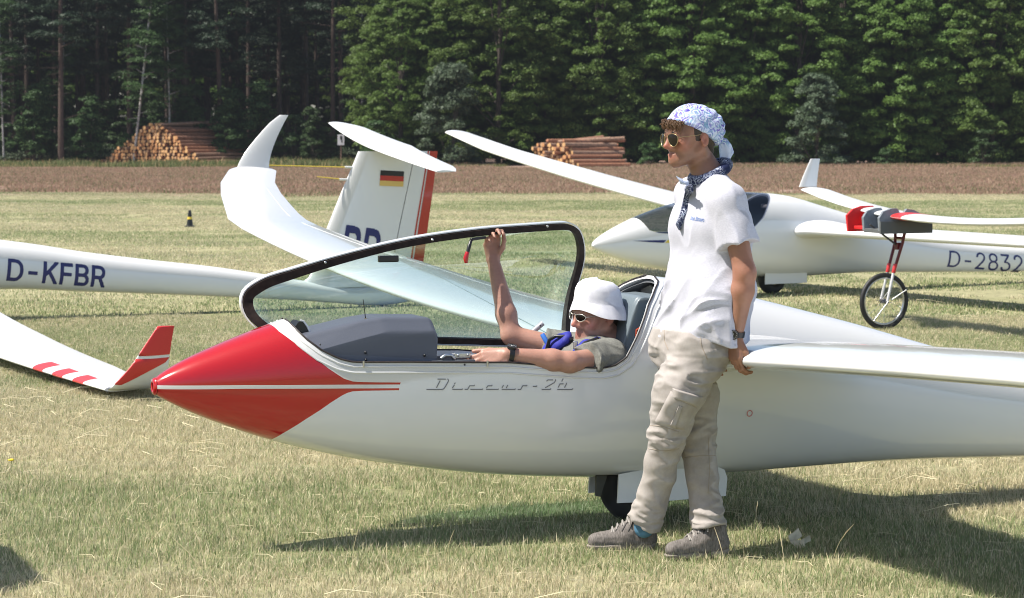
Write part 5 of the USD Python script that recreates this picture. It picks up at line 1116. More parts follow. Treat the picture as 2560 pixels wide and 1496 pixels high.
def tile(size, n, h, w, p_straw, seed, lying=0, cols=(GREEN, STRAW), lean=.55, lie_len=(.08, .22), lie_h=.03):
    r = np.random.default_rng(seed); xy = r.uniform(-size / 2, size / 2, (n, 2)); hh = r.uniform(h[0], h[1], n) * r.uniform(.6, 1.1, n); ww = r.uniform(.6, 1.2, n) * w; an = r.uniform(0, 2 * np.pi, n); la = r.uniform(0, 2 * np.pi, n); le = np.abs(r.normal(0, lean, n)) * hh
    dx, dy = np.cos(an) * ww / 2, np.sin(an) * ww / 2; lx, ly = np.cos(la) * le, np.sin(la) * le; z0 = np.zeros(n)
    b0 = np.stack([xy[:, 0] - dx, xy[:, 1] - dy, z0], 1); b1 = np.stack([xy[:, 0] + dx, xy[:, 1] + dy, z0], 1)
    m0 = np.stack([xy[:, 0] - dx * .7 + lx * .35, xy[:, 1] - dy * .7 + ly * .35, hh * .6], 1); m1 = np.stack([xy[:, 0] + dx * .7 + lx * .35, xy[:, 1] + dy * .7 + ly * .35, hh * .6], 1)
    tp = np.stack([xy[:, 0] + lx, xy[:, 1] + ly, hh * np.where(le > hh, .7, 1)], 1)
    V = np.stack([b0, b1, m0, m1, tp], 1).reshape(-1, 3); i = np.arange(n)[:, None] * 5; F = np.concatenate([i + [0, 1, 3], i + [0, 3, 2], i + [2, 3, 4]])
    pk = r.random(n) < p_straw; c = np.where(pk[:, None], np.array(cols[1])[r.integers(0, len(cols[1]), n)], np.array(cols[0])[r.integers(0, len(cols[0]), n)]) * r.uniform(.75, 1.2, (n, 1)); C = np.repeat(c, 5, 0)
    if lying:
        p = r.uniform(-size / 2, size / 2, (lying, 2)); a = r.uniform(0, 2 * np.pi, lying); L = r.uniform(*lie_len, lying); z = r.uniform(.3, 1.3, lying) * lie_h; z2 = z * r.uniform(.2, 1.8, lying); t = np.stack([np.cos(a), np.sin(a)], 1); wv = np.stack([-np.sin(a), np.cos(a)], 1) * w * .17; be = r.normal(0, .15, lying)[:, None] * np.stack([-t[:, 1], t[:, 0]], 1) * L[:, None]
        A, Bm, Cc = p, p + t * L[:, None] * .5 + be, p + t * L[:, None]; zz_ = [z, np.maximum(z, z2) * 1.2, z2]
        VV = np.stack([np.concatenate([q + s * wv, (zq + s * .0008)[:, None]], 1) for q, zq in zip((A, Bm, Cc), zz_) for s in (-1, 1)], 1).reshape(-1, 3); j = np.arange(lying)[:, None] * 6 + len(V); F = np.concatenate([F, j + [0, 1, 3], j + [0, 3, 2], j + [2, 3, 5], j + [2, 5, 4]]); V = np.vstack([V, VV]); C = np.vstack([C, np.repeat(np.array(cols[1])[r.integers(0, len(cols[1]), lying)] * r.uniform(.9, 1.35, (lying, 1)), 6, 0)])
    return V, F, np.clip(C, 0, 1)
def scatter(name, label, tiles, pos, which, mat, rng, scale=(.85, 1.2), kind='stuff', cat_='grass'):
    pi = UsdGeom.PointInstancer.Define(stage, free('/World', name)); pr = pi.GetPrim(); tag(pr, label, cat_, None, kind); n = len(pos)
    for t in tiles: obj('tuft', (t[0], t[1]), mat, pr, color=t[2])
    pi.CreatePrototypesRel().SetTargets([c.GetPath() for c in pr.GetChildren()]); pi.CreateProtoIndicesAttr(Vt.IntArray.FromNumpy(np.asarray(which, np.int32))); pi.CreatePositionsAttr(Vt.Vec3fArray.FromNumpy(np.asarray(pos, np.float32)))
    a = rng.uniform(0, 2 * np.pi, n); pi.CreateOrientationsAttr(Vt.QuathArray([Gf.Quath(float(math.cos(x / 2)), 0, 0, float(math.sin(x / 2))) for x in a])); s = rng.uniform(*scale, (n, 1)); pi.CreateScalesAttr(Vt.Vec3fArray.FromNumpy(np.concatenate([s * 0 + 1.0, s * 0 + 1.0, s], 1).astype(np.float32))); return pr
def spots(y0, y1, step, rng, pad=1.5, jit=.35, k=.235):
    P = []
    for y in np.arange(y0, y1, step):
        h = k * y + pad
        for x in np.arange(-h, h, step): P.append((x, y, 0))
    P = np.array(P); P[:, :2] += rng.uniform(-jit, jit, (len(P), 2)) * step; return P
rng = np.random.default_rng(11)
def strawness(P): 
    q = np.stack([P[:, 0] * .45, P[:, 1] * .75, 0 * P[:, 0]], 1); v = meshkit.fbm(q, 4, 9); return v
tn = [tile(.46, 1000, (.016, .046), .0032, ps, 100 + i, ly, lean=.8) for i, (ps, ly) in enumerate(((.26, 0), (.38, 1), (.52, 1), (.66, 2), (.78, 3), (.88, 5)))]
P = spots(7.0, 21, .33, rng); v = strawness(P) + .10 * np.exp(-((P[:, 1] - 13.0) / 2.5) ** 2) * (P[:, 0] < -.8) - .06 * np.exp(-((P[:, 1] - 9.2) / .8) ** 2)
scatter('grass', 'short mown grass, green and straw coloured, around the gliders', tn, P, np.clip(1 + ((v - .36) / .28 * 4), 1, 5).astype(int), BLADE, rng)
tm = [tile(1.35, 1100, (.016, .040), .009, ps, 200 + i, ly, lie_len=(.15, .4), lie_h=.04) for i, (ps, ly) in enumerate(((.25, 0), (.44, 0), (.64, 3), (.84, 6)))]
P = spots(20.5, 68, 1.2, rng, 2); v = meshkit.fbm(np.stack([P[:, 0] * .09, P[:, 1] * .38, 0 * P[:, 0]], 1), 3, 5)
scatter('grass', 'mown grass of the airfield behind the gliders', tm, P, np.clip((v - .37) / .22 * 4, 0, 3).astype(int), BLADE, rng)
RUST = [(.33, .215, .155), (.38, .26, .19), (.29, .19, .135), (.42, .32, .22)]; DGREEN = [(.09, .13, .045), (.12, .15, .055), (.16, .18, .08)]
tr_ = [tile(2.9, 1100, (.05, .13), .024, ps, 300 + i, 0, (DGREEN, RUST), .35) for i, ps in enumerate((.70, .85, .95))]
P = spots(64.5, 118, 2.4, rng, 3); edge = 65 + 2.0 * np.sin(P[:, 0] * .3) + 2 * meshkit.noise(P * .2); P = P[P[:, 1] > edge]
scatter('meadow_grass', 'band of taller reddish brown meadow grass before the forest', tr_, P, rng.integers(0, 3, len(P)), BLADE, rng)
STRAWY = [(.42, .34, .18), (.36, .27, .14)]
tv = [tile(2.6, 560, (.07, .19), .03, .25, 400, 0, (DGREEN, STRAWY), .35), tile(2.6, 560, (.07, .22), .03, .8, 401, 0, (DGREEN, RUST), .35), tile(2.6, 300, (.15, .45), .045, .1, 402, 0, (DGREEN, STRAWY), .3)]
P = np.vstack([spots(123, 137, 2.0, rng, 4), spots(137, 146, 2.6, rng, 4)]); P = P[~((P[:, 0] > -6) & (P[:, 1] > 131))]
P = P[~((P[:, 0] > -27) & (P[:, 0] < -16) & (P[:, 1] > 132))]; P = P[~((P[:, 0] > -1) & (P[:, 0] < 7.5) & (P[:, 1] > 121.5))]
wv = np.where(P[:, 0] < -7, np.where(rng.random(len(P)) < .35, 2, 0), np.where(rng.random(len(P)) < .7, 1, 0))
scatter('verge_grass', 'tall uncut grass along the edge of the forest', tv, P, wv, BLADE, rng)

# ------------------------------------------------------------------ trees
def leaf_mat(name, dark, light, transl=.3, hue=.010):
    return usdkit.material(stage, '/World/Looks/' + name, {'g': ('geometry', {}), 'o': ('object_info', {}), 'r': ('rgb_ramp', {'ramp': [(0, dark), (1, light)]}), 'hm': ('math', {'math_type': 'multiply_add', 'value2': hue * 2, 'value3': .5 - hue}), 'vm': ('math', {'math_type': 'multiply_add', 'value2': .5, 'value3': .75}), 'h': ('hsv', {}),
        'p': ('principled_bsdf', {'roughness': .55, 'specular_ior_level': .3}), 't': ('translucent_bsdf', {}), 'm': ('mix_closure', {'fac': transl})},
        [('g.random_per_island', 'r.fac'), ('r.color', 'h.color'), ('o.random', 'hm.value1'), ('hm.value', 'h.hue'), ('o.random', 'vm.value1'), ('vm.value', 'h.value'), ('h.color', 'p.base_color'), ('h.color', 't.color'), ('p.BSDF', 'm.closure1'), ('t.BSDF', 'm.closure2')], surface='m.closure')
LEAF = leaf_mat('broad_leaves', (.115, .190, .042), (.345, .430, .112), .46); NEEDLE = leaf_mat('pine_needles', (.022, .040, .021), (.070, .095, .048), .25); SAP = leaf_mat('sapling_leaves', (.050, .095, .030), (.14, .20, .065), .4); PALEN = leaf_mat('grey_green_needles', (.07, .10, .055), (.17, .205, .115), .3)
def bark(name, c1, c2, sc=(6, 6, 1.2)):
    return usdkit.material(stage, '/World/Looks/' + name, {'tc': ('texture_coordinate', {}), 'm': ('mapping', {'scale': sc}), 'n': ('noise_texture', {'scale': 3.0, 'detail': 6.0, 'roughness': .7}), 'r': ('rgb_ramp', {'ramp': [(.35, c1), (.65, c2)]}), 'b': ('bump', {'strength': .8, 'distance': .03}), 'p': ('principled_bsdf', {'roughness': .9})}, [('tc.object', 'm.vector'), ('m.vector', 'n.vector'), ('n.fac', 'r.fac'), ('r.color', 'p.base_color'), ('n.fac', 'b.height'), ('b.normal', 'p.normal')], surface='p.BSDF')
BARK = bark('brown_bark', (.035, .026, .02), (.085, .065, .05)); PBARK = bark('red_pine_bark', (.03, .02, .016), (.075, .046, .034)); BIRCH = bark('birch_bark', (.10, .095, .09), (.50, .49, .47), (2, 2, 9))
def leaves(centers, radii, per, size, r, flat=.65, up=.45, narrow=.6):
    """Leaf-sized rhombs through clumps, denser towards each clump's outer and upper side."""
    n = len(centers); N = n * per; ci = np.repeat(np.arange(n), per); d = r.normal(size=(N, 3)); d /= np.linalg.norm(d, axis=1, keepdims=True); d[:, 2] = np.where(d[:, 2] < -.25, -d[:, 2] * .6, d[:, 2]); rad = r.uniform(.55, 1.05, N) ** .7
    p = centers[ci] + d * (radii[ci] * rad)[:, None] * np.array([1, 1, flat]); nv = d * .7 + r.normal(0, .55, (N, 3)); nv[:, 2] += up; nv /= np.linalg.norm(nv, axis=1, keepdims=True)
    a = np.cross(nv, r.normal(size=(N, 3))); a /= np.linalg.norm(a, axis=1, keepdims=True); b = np.cross(nv, a); s = (r.uniform(.6, 1.25, N) * size)[:, None]
    V = np.stack([p - a * s, p + b * s * narrow, p + a * s, p - b * s * narrow], 1).reshape(-1, 3); i = np.arange(N)[:, None] * 4; return V, np.vstack([i + [0, 1, 2], i + [0, 2, 3]])
def limb(a, b, r0, r1, r, k=6, sag=.12):
    a, b = np.array(a, float), np.array(b, float); L = np.linalg.norm(b - a); t = np.linspace(0, 1, k)[:, None]; p = a + (b - a) * t + np.cumsum(r.normal(0, sag * L / k, (k, 3)), 0) * t * .6; return tube(p, np.linspace(r0, r1, k), 7)
def broad_tree(name, seed, Ht, R, z0=.3, n=520, per=170, size=.092, lmat=LEAF, top=.5):
    r = np.random.default_rng(seed); c = cls(name); cen = []; rad = []
    while len(cen) < n:
        u = r.uniform(0, 1); z = z0 + (Ht - z0) * u; prof = (1 - abs(2 * max(u, .0) ** .8 - .85) ** 2.3) ** .5 if abs(2 * max(u, 0) ** .8 - .85) < 1 else .05
        a = r.uniform(0, 2 * np.pi); lump = .80 + .40 * meshkit.noise(np.array([[math.cos(a) * 2.2, math.sin(a) * 2.2, z * .55]]), seed)[0]; q = R * max(prof, .12) * lump * math.sqrt(r.uniform(.25, 1)); cen.append((q * math.cos(a), q * math.sin(a), z)); rad.append(r.uniform(.30, .66) * (1.15 - .35 * u))
    cen, rad = np.array(cen), np.array(rad); tk = [limb((0, 0, -.1), (r.normal(0, .2), r.normal(0, .2), Ht * .8), .20, .05, r, 9, .05)]
    for i in r.choice(len(cen), 16, replace=False): z = max(.6, cen[i, 2] * .55); tk.append(limb((0, 0, z), cen[i], .06, .015, r))
    obj('trunk', cat(*tk), BARK, c, smooth=True); V, F = leaves(cen, rad, per, size, r); obj('crown', (V, F), lmat, c); return c.GetPath()
def pine_tree(name, seed, Ht, zc, R, lmat=NEEDLE, n=110, per=170, tr=.17, bmat=PBARK, dead=14):
    r = np.random.default_rng(seed); c = cls(name); lean = r.normal(0, .25, 2); top = np.array([*lean, Ht]); tk = [limb((0, 0, -.1), top, tr, .05, r, 9, .02)]; cen, rad = [], []
    for i in range(n):
        z = zc + (Ht - zc) * r.uniform(0, 1) ** .9; u = (z - zc) / (Ht - zc); q = R * (.35 + .65 * (1 - u)) * math.sqrt(r.uniform(.1, 1)) * (.55 + .45 * min(1, u * 4 + .3)); a = r.uniform(0, 2 * np.pi); cen.append((q * math.cos(a) + lean[0] * z / Ht, q * math.sin(a) + lean[1] * z / Ht, z)); rad.append(r.uniform(.40, .80))
    cen, rad = np.array(cen), np.array(rad)
    for i in r.choice(n, 18, replace=False): tk.append(limb((lean[0] * cen[i, 2] / Ht, lean[1] * cen[i, 2] / Ht, cen[i, 2] - .3), cen[i], .035, .01, r, 4))
    for i in range(dead): z = r.uniform(1.5, zc + 1); a = r.uniform(0, 6.28); tk.append(limb((lean[0] * z / Ht, lean[1] * z / Ht, z), (math.cos(a) * r.uniform(.5, 1.5), math.sin(a) * r.uniform(.5, 1.5), z + r.uniform(-.3, .5)), .022, .006, r, 4))
    obj('trunk', cat(*tk), bmat, c, smooth=True); V, F = leaves(cen, rad, per, .11, r, .45, .8, .28); obj('crown', (V, F), lmat, c); return c.GetPath()
def bush(name, seed, Ht, R, n, per, size, lmat): 
    r = np.random.default_rng(seed); c = cls(name); cen, rad = [], []
    for i in range(n): z = Ht * r.uniform(.08, 1) ; a = r.uniform(0, 6.28); q = R * math.sqrt(r.uniform(0, 1)) * (1.05 - .7 * (z / Ht) ** 1.5); cen.append((q * math.cos(a), q * math.sin(a), z)); rad.append(r.uniform(.22, .45) * (.6 + Ht * .12))
    tk = [limb((r.normal(0, .08), r.normal(0, .08), -.05), cen[i], .03, .008, r, 5) for i in range(min(n, 12))]; obj('stem', cat(*tk), BARK, c, smooth=True); V, F = leaves(np.array(cen), np.array(rad), per, size, r); obj('crown', (V, F), lmat, c); return c.GetPath()
BT = [broad_tree('broad_tree_form_%s' % k, 20 + i, h, rr) for i, (k, h, rr) in enumerate((('one', 13.5, 3.6), ('two', 15.0, 4.0), ('three', 12.5, 3.4), ('four', 14.5, 3.2)))]
PT = [pine_tree('pine_form_%s' % k, 40 + i, h, zc, rr) for i, (k, h, zc, rr) in enumerate((('one', 17, 5.5, 2.5), ('two', 19, 7.0, 2.6), ('three', 16, 4.2, 2.4), ('four', 18, 8.0, 2.2)))]
BIR = [pine_tree('birch_form_%s' % k, 60 + i, h, 3.2, 1.7, SAP, 90, 130, .075, BIRCH, 4) for i, (k, h) in enumerate((('one', 11), ('two', 12.5)))]
SA = [bush('sapling_form_one', 70, 4.2, 1.1, 46, 120, .085, SAP), bush('sapling_form_two', 71, 2.4, 1.2, 34, 120, .08, SAP), bush('shrub_form', 72, 1.3, 1.0, 22, 120, .07, SAP)]
PALE = bush('pale_pine_form', 75, 5.6, 2.2, 120, 170, .085, PALEN)
rt_ = np.random.default_rng(77)
XY = lambda px, Y: ((px * DS - 1280) / FPX * Y, Y)
# the broad-leaved edge, front row from left to right, each at its own place
FD = 3.0
front = [(985, 131, 0, .80, 'bushy broad-leaved tree at the corner where the dark pines end'), (1085, 133, 2, .95, 'broad-leaved tree behind the grey-green pine bush'), (1225, 130, 1, 1.0, 'tall broad-leaved tree behind the tip of the long thin wing'), (1345, 131.5, 3, .95, 'broad-leaved tree just left of the low log stack'),
         (1470, 130.5, 0, 1.05, 'broad-leaved tree rising behind the low log stack'), (1585, 132, 1, .95, 'broad-leaved tree between the low log stack and the bandana'), (1700, 130, 2, 1.1, 'broad-leaved tree directly behind the bandana'), (1830, 131, 3, 1.0, 'broad-leaved tree just right of the bandana'),
         (1960, 130, 0, 1.0, 'broad-leaved tree behind the small upturned winglet'), (2075, 132, 1, 1.0, 'broad-leaved tree right of the small upturned winglet'), (2195, 130.5, 2, 1.08, 'broad-leaved tree above the padded wing stand'), (2320, 131, 3, 1.05, 'broad-leaved tree above the lettering D-2832'), (2440, 130, 0, 1.0, 'second broad-leaved tree from the right edge'), (2555, 131.5, 1, 1.0, 'broad-leaved tree at the right edge of the picture')]
for i, (px, Y, k, s, lab) in enumerate(front):
    x, y = XY(px, Y + FD); copy_of(BT[k], 'broadleaf_tree', (x, y, -.3), rt_.uniform(0, 6.28), lab, 'tree', 'broad-leaved trees along the forest edge', (s, s, s * rt_.uniform(.95, 1.08)))
for i, px in enumerate(np.arange(1020, 2800, 118)):
    x, y = XY(px, 141.5 + rt_.uniform(-1, 1.5)); copy_of(BT[(i * 3 + 1) % 4], 'broadleaf_tree', (x, y, .4), rt_.uniform(0, 6.28), 'taller broad-leaved tree of the back row, half hidden by the front row', 'tree', 'back row of broad-leaved trees', (1.05, 1.05, 1.2))
x, y = XY(1110, 127.6); copy_of(PALE, 'pine_bush', (x, y, -.2), .4, 'grey-green pine bush in front of the left broad-leaved trees', 'bush', None, (1, 1, 1.02))
x, y = XY(2010, 128.2); copy_of(PALE, 'pine_bush', (x, y, -.2), 2.4, 'pale green bush right of the bandana, reaching down to the meadow', 'bush', None, (.82, .82, .92))
for px, Y, k, s, lab in ((1590, 127.5, 2, .9, 'low shrub at the right end of the low log stack'), (2180, 127.4, 2, .7, 'small shrub in the verge above the wing stand'), (2420, 128.4, 1, .8, 'low shrub near the right edge under the dark trees'), (930, 130, 1, 1.0, 'leafy shrub under the tree at the corner of the forest'), (800, 141.5, 1, .85, 'pale flowering elder shrub left of the notice post'), (1760, 128.5, 2, 1.0, 'shrub low behind the neckerchief')):
    x, y = XY(px, Y); copy_of(SA[k], 'shrub', (x, y, 0), rt_.uniform(0, 6), lab, 'shrub', None, (s, s, s))
# the dark pines on the left: the ones with a trunk of their own in the picture first
big = [(152, 141, 1, 1.15, 'thick-trunked pine near the left edge of the forest'), (320, 143, 3, 1.0, 'dark straight pine behind the leaning birch and the tall log pile'), (548, 142, 0, 1.1, 'pine with a reddish trunk right of the tall log pile'), (430, 150, 1, 1.0, 'first pine of the slim group above the log pile'), (458, 149, 3, .95, 'second pine of the slim group above the log pile'), (482, 151, 2, 1.0, 'third pine of the slim group above the log pile'),
       (820, 143, 1, 1.0, 'pine with a straight trunk above the left tip of the tailplane'), (842, 146, 3, 1.0, 'pine beside the notice post'), (690, 146, 2, 1.1, 'pine behind the raised winglet'), (40, 146, 0, 1.1, 'pine at the left edge of the picture'), (615, 148, 1, 1.0, 'pine left of the raised winglet'), (755, 148, 3, 1.05, 'pine between the raised winglet and the notice post'), (240, 148, 2, 1.05, 'pine behind the left end of the tall log pile')]
for px, Y, k, s, lab in big: x, y = XY(px, Y); copy_of(PT[k], 'pine_tree', (x, y, 0), rt_.uniform(0, 6.28), lab, 'tree', 'pines of the dark forest', (s, s, 1))
for row, Y in enumerate((153, 158, 164)):
    for px in np.arange(-120 + 30 * row, 960, 66):
        x, y = XY(px + rt_.uniform(-22, 22), Y + rt_.uniform(-1.5, 1.5)); copy_of(PT[rt_.integers(0, 4)], 'pine_tree', (x, y, 0), rt_.uniform(0, 6.28), 'slim pine deep in the dark forest behind the front trunks', 'tree', 'pines deep in the dark forest', (1, 1, rt_.uniform(.9, 1.15)))
for px, Y, k, s, lean, lab in ((12, 142, 0, .9, 0, 'white-stemmed birch at the left edge'), (422, 141, 1, .9, 0, 'thin white birch above the top of the tall log pile'), (330, 140.5, 0, 1.0, -.12, 'birch leaning left behind the tall log pile'), (893, 143, 1, .8, 0, 'thin birch at the border between pines and broad-leaved trees'), (150, 147, 1, .7, .05, 'slim birch beside the thick-trunked pine')):
    x, y = XY(px, Y); pr = copy_of(BIR[k], 'birch_tree', (x, y, 0), rt_.uniform(0, 6), lab, 'tree', None, (s, s, s))
    if lean: UsdGeom.Xformable(pr).AddRotateYOp().Set(math.degrees(lean))
spl_ = {25: 'leafy sapling beside the birch at the left edge', 85: 'leafy sapling between the left edge and the thick pine', 130: 'leafy sapling just left of the thick-trunked pine', 195: 'leafy sapling just right of the thick-trunked pine', 225: 'leafy sapling midway between thick pine and log pile', 270: 'leafy sapling at the left foot of the tall log pile', 345: 'leafy sapling behind the left slope of the tall log pile', 385: 'leafy sapling behind the top of the tall log pile',
    470: 'leafy sapling behind the bark side of the tall log pile', 520: 'leafy sapling behind the right end of the tall log pile', 575: 'leafy sapling just right of the tall log pile', 640: 'leafy sapling just left of the raised winglet', 720: 'leafy sapling just right of the raised winglet', 770: 'leafy sapling between raised winglet and notice board', 865: 'leafy sapling above the left tip of the tailplane', 300: 'small sapling behind the lower left slope of the tall log pile',
    440: 'taller sapling over the slim pines behind the log pile', 560: 'leafy sapling at the foot of the reddish pine', 610: 'leafy sapling between reddish pine and raised winglet', 100: 'leafy sapling left of the thick pine, deeper in the shade'}
for i, (px, lab) in enumerate(spl_.items()):
    Y = 140.5 + rt_.uniform(0, 6); x, y = XY(px, Y); s = rt_.uniform(.75, 1.25); copy_of(SA[0 if i % 3 else 1], 'sapling', (x, y, 0), rt_.uniform(0, 6), lab, 'sapling', 'saplings under the pines', (s, s, s))
# the wood going on behind and beside
wood = UsdGeom.PointInstancer.Define(stage, free('/World', 'forest')); tag(wood.GetPrim(), 'far wood of pines closing the view behind the forest edge', 'forest', None, 'stuff')
for wn, p_ in (('thick_pine', PT[0]), ('tall_pine', PT[1]), ('broad_tree', BT[1])):
    x_ = UsdGeom.Xform.Define(stage, str(wood.GetPath()) + '/' + wn); x_.GetPrim().GetReferences().AddInternalReference(p_)
Q = [(x + rt_.uniform(-1.5, 1.5), y + rt_.uniform(-1.5, 1.5), 0) for y in np.arange(171, 206, 5) for x in np.arange(-62, 66, 3.6)] + [(x + rt_.uniform(-1, 1), y + rt_.uniform(-1, 1), 0) for y in np.arange(142, 170, 5) for x in np.arange(-64, -37, 4.5)]
Q = np.array(Q); wi = np.where((Q[:, 0] < -4) & (Q[:, 1] > 176), rt_.integers(0, 2, len(Q)), 2); wood.CreatePrototypesRel().SetTargets([c.GetPath() for c in wood.GetPrim().GetChildren()]); wood.CreateProtoIndicesAttr(Vt.IntArray.FromNumpy(wi.astype(np.int32))); wood.CreatePositionsAttr(Vt.Vec3fArray.FromNumpy(Q.astype(np.float32)))
P = np.array([(x + rt_.uniform(-1, 1), y + rt_.uniform(-1, 1), 0) for y in np.arange(143, 172, 2.2) for x in np.arange(-40, -5, 1.9)]); 
fl_ = leaves(rt_.uniform(-1, 1, (14, 3)) * [.9, .9, .0] + [0, 0, .35], np.full(14, .45), 60, .07, rt_)
UG = usdkit.material(stage, '/World/Looks/undergrowth_leaves', {'p': ('principled_bsdf', {'base_color': (.03, .05, .018), 'roughness': .7})}, [], surface='p.BSDF')
scatter('undergrowth', 'low dark undergrowth on the forest floor', [(fl_[0], fl_[1], np.tile([.03, .05, .018], (len(fl_[0]), 1)))], P, np.zeros(len(P), int), UG, rt_, (.6, 1.8))

# single seeding stalks standing above the mown grass
rs_ = np.random.default_rng(8); stk = []
for k_ in range(70):
    Y_ = rs_.uniform(7.9, 12.5); X_ = rs_.uniform(-.22, .22) * Y_
    if abs((X_ - .54) * -.375 + (Y_ - 9.85) * .927) < .5 and Y_ > 9: continue
    d_ = rs_.normal(0, .45, 2); L_ = rs_.uniform(.10, .26); p_ = [np.array([X_ + d_[0] * L_ * t * t, Y_ + d_[1] * L_ * t * t, L_ * t]) for t in np.linspace(0, 1, 6)]; stk.append(tube(np.array(p_), [.0011, .0010, .0009, .0008, .0014, .0006], 4))
st_ = obj('grass_stalks', cat(*stk), pm('straw_stalk', (.50, .42, .26), .8)); tag(st_, 'thin pale seeding stalks standing here and there above the mown grass', 'grass', None, 'stuff')

# ------------------------------------------------------------------ thin summer haze
air = usdkit.material(stage, '/World/Looks/summer_air', {'v': ('principled_volume', {'color': (.86, .92, 1.0), 'density': .00013, 'anisotropy': .2})}, [], volume='v.volume')
hz = obj('haze', box(420, 420, 60, (0, 130, 29)), air); tag(hz, 'thin summer haze over the whole airfield', 'haze', None, 'stuff')
# ------------------------------------------------------------------ log piles, cone, notice, small things
WOODEND = [pm('cut_wood_%s' % k, c, .8, vary=.25, vscale=14) for k, c in (('pale', (.46, .27, .12)), ('orange', (.42, .21, .085)), ('tan', (.38, .24, .13)), ('ochre', (.50, .30, .13)))]
LOGB = [pm('log_bark_%s' % k, c, .9, vary=.45, vscale=9) for k, c in (('red', (.28, .125, .068)), ('brown', (.22, .11, .068)), ('grey', (.25, .155, .105)))]
def log_pile(px, Y, ax, width, height, r0, length, label, prof, seed, jit):
    r = np.random.default_rng(seed); o = at(px, 300, Y); o[2] = 0; ax = n3(np.array([*ax, 0.0])); lt = np.array([ax[1], -ax[0], 0.0]); t = thing('log_pile', label, 'log pile', o, 0, kind='thing'); z = r0; row = 0; k = 0
    while z < height:
        lo_, hi_ = prof(z / height); xs = np.arange(lo_ * width + (row % 2) * r0, hi_ * width, 2 * r0 * 1.02)
        for x in xs:
            rr = r0 * r.uniform(.72, 1.04); c = lt * (x + r.normal(0, .02)) + Zu * (z + r.normal(0, .015)) + ax * r.normal(0, jit); d = n3(ax + r.normal(0, .012 + .03 * (z > height * .8), 3) * [1, 1, .5]); L = length * r.uniform(.93, 1.05)
            m = tube([c, c + d * L * .5 + Zu * r.normal(0, .02), c + d * L], [rr, rr * .97, rr * .9], 10, caps=False); lg = obj('log', m, LOGB[r.integers(0, 3)], t, smooth=True)
            a = np.linspace(0, 2 * np.pi, 10, endpoint=False); u = n3(np.cross(d, Zu)); w = np.cross(u, d); rg = [c + (u * math.cos(q) + w * math.sin(q)) * rr * .99 for q in a]; obj('cut_end', (np.array(rg + [c - d * .004]), np.array([[i_, (i_ + 1) % 10, 10] for i_ in range(10)])), WOODEND[r.integers(0, 4)], lg); k += 1
            if k > 292: return t
        z += 2 * r0 * .88; row += 1
    return t
pile_tall = log_pile(388, 139.5, (.56, .83), 8.4, 2.40, .115, 6.4, 'tall triangular pile of cut logs at the foot of the pines', lambda u: (-.60 + .52 * u ** .85, .45 - .40 * u ** .95), 3, .10)
pile_low = log_pile(1368, 123.5, (.80, .60), 4.3, 1.22, .12, 3.6, 'low untidy stack of logs before the broad-leaved trees', lambda u: (-.50 + .16 * max(0, u - .55), .45 - .22 * u), 4, .22)
for k_ in range(7):   # loose logs lying crookedly on the low stack
    r_ = np.random.default_rng(50 + k_); a0 = np.array([.2 + .28 * k_, r_.uniform(.3, 1.2), 1.30 + r_.uniform(0, .10)]); d_ = n3(np.array([.80 + r_.uniform(-.15, .15), .5 + r_.uniform(-.5, .3), r_.uniform(-.02, .12)])); obj('log', tube([a0 - d_ * .9, a0 + d_ * .8, a0 + d_ * 2.2], [.12, .115, .10], 10), LOGB[k_ % 3], pile_low, smooth=True)
c = at(467, 556, 42.0); c[2] = 0
cone = thing('traffic_cone', 'small black cone with one yellow band on the mown grass', 'cone', c, 0, kind='thing')
obj('cone_body', lathe([(0, .31), (.018, .31), (.026, .30), (.058, .03), (.062, .028), (0, .028)], 24), BLACK, cone, smooth=40)
obj('base_plate', rbox((-.085, -.085, 0), (.085, .085, .028), .008), BLACK, cone, smooth=30)
obj('yellow_band', lathe([(.0465, .145), (.0420, .188), (.036, .188), (.040, .145), (.0465, .145)], 24), YELLOW, cone, smooth=40)
c = at(840, 402, 139.0); c[2] = 0
nb = thing('notice_board', 'small white notice on a thin post before the dark pines', 'sign', c, .1, kind='thing')
obj('post', rod((0, 0, 0), (0, 0, 1.75), .035, 8), bark('post_wood', (.12, .075, .055), (.20, .13, .10)), nb, smooth=30)
obj('board', rbox((-.20, -.045, 1.10), (.20, -.035 + .02, 1.73), .006), pm('notice_white', (.68, .69, .72), .6), nb, smooth=20)
obj('dark_symbol', cat(rbox((-.05, -.052, 1.42), (.07, -.044, 1.66), .003), rbox((.02, -.052, 1.25), (.08, -.044, 1.45), .003)), BLACK, nb)
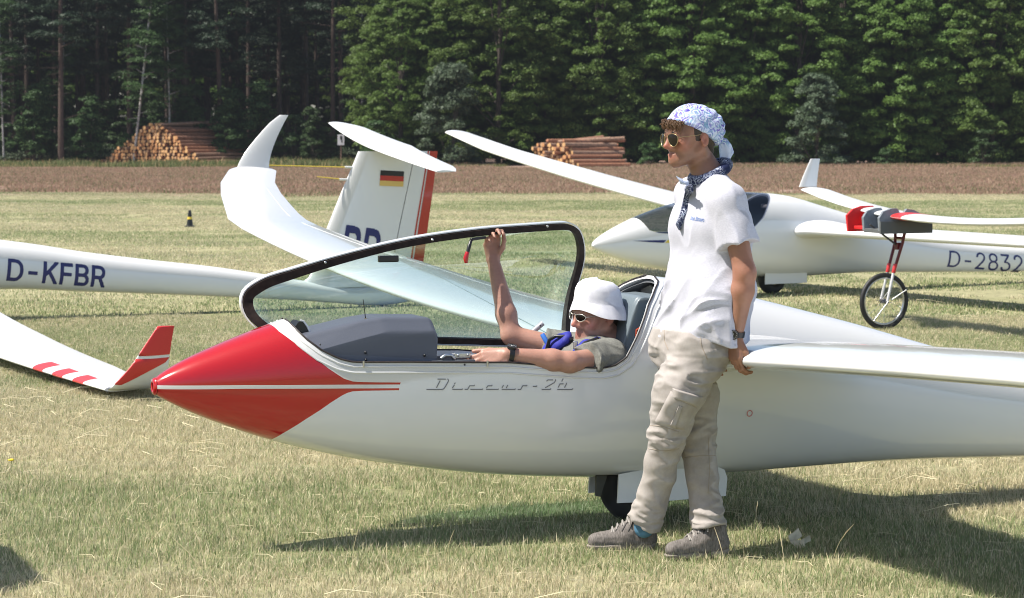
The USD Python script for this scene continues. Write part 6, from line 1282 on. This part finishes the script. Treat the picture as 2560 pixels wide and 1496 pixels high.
# a scrap of torn cardboard in the grass
c = at(1966, 1345, 9.22); c[2] = 0
sc = thing('cardboard_scrap', 'crumpled pale scrap of cardboard lying in the shaded grass at lower right', 'scrap', c, .3, kind='thing'); CB = pm('pale_cardboard', (.62, .55, .42), .85, vary=.15, vscale=30)
def flap(pts, n=7):
    q = [np.array(p, float) for p in pts]; u, w = np.meshgrid(np.linspace(0, 1, n), np.linspace(0, 1, n), indexing='ij'); u, w = u.reshape(-1, 1), w.reshape(-1, 1); V = (q[0] * (1 - u) + q[1] * u) * (1 - w) + (q[3] * (1 - u) + q[2] * u) * w; V = V + (meshkit.noise(V * 40, 3)[:, None] - .5) * .012; F = grid_faces(n, n); N_ = len(V); return trimesh.Trimesh(np.vstack([V, V + [0, .004, .001]]), np.vstack([F, F[:, ::-1] + N_]), process=False)
obj('flap', flap([(-.035, 0, .045), (.015, .01, .075), (.04, .03, .04), (-.01, .02, .015)]), CB, sc, smooth=40); obj('flap', flap([(.012, -.02, .03), (.055, -.01, .05), (.075, .02, .02), (.02, 0, .005)]), CB, sc, smooth=40); obj('flap', flap([(-.03, -.01, .03), (.02, -.02, .03), (.03, -.03, .005), (-.01, -.02, .0)]), CB, sc, smooth=40)
for x_, y_, lab in ((18, 1166, 'yellow dandelion in the grass at the left edge'), (232, 918, 'yellow dandelion in the grass behind the red winglet'), (246, 925, 'second yellow dandelion, just right of the other behind the winglet')):
    Yd = FPX * CAM_H / (y_ * DS - 340); c = at(x_, y_, Yd); c[2] = 0; dd = thing('dandelion', lab, 'flower', c, 0, kind='thing')
    obj('stem', tube([(0, 0, 0), (.004, 0, .03), (.002, .003, .055)], .0016, 5), pm('stem_green', (.10, .16, .05), .6), dd, smooth=True); pet = lathe([(0, .054), (.012, .056), (.017, .061), (.010, .064), (0, .062)], 14); pet.vertices += (meshkit.noise(pet.vertices * 300, 1)[:, None] - .5) * .004; obj('flower_head', pet, pm('dandelion_yellow', (.75, .55, .02), .6), dd, smooth=True)
# a sunshade standing just outside the left edge: its shade reaches into the lower left corner
sb = thing('sunshade', 'parasol outside the left edge whose shade touches the lower left corner', 'parasol', (-4.15, 8.15, 0), 0, kind='thing')
obj('pole', rod((0, 0, 0), (0, 0, 2.55), .02, 10), METAL, sb, smooth=30)
V_ = [(0, 0, 2.55)]; F_ = []
for i in range(8): a = i * math.pi / 4; V_.append((1.0 * math.cos(a), 1.0 * math.sin(a), 2.25))
for i in range(8): F_.append([0, 1 + i, 1 + (i + 1) % 8])
V_ = np.array(V_); obj('shade', trimesh.Trimesh(np.vstack([V_, V_ - [0, 0, .01]]), np.array(F_ + [[a_ + 9, c_ + 9, b_ + 9] for a_, b_, c_ in F_]), process=False), pm('parasol_cloth', (.6, .58, .5), .8), sb)
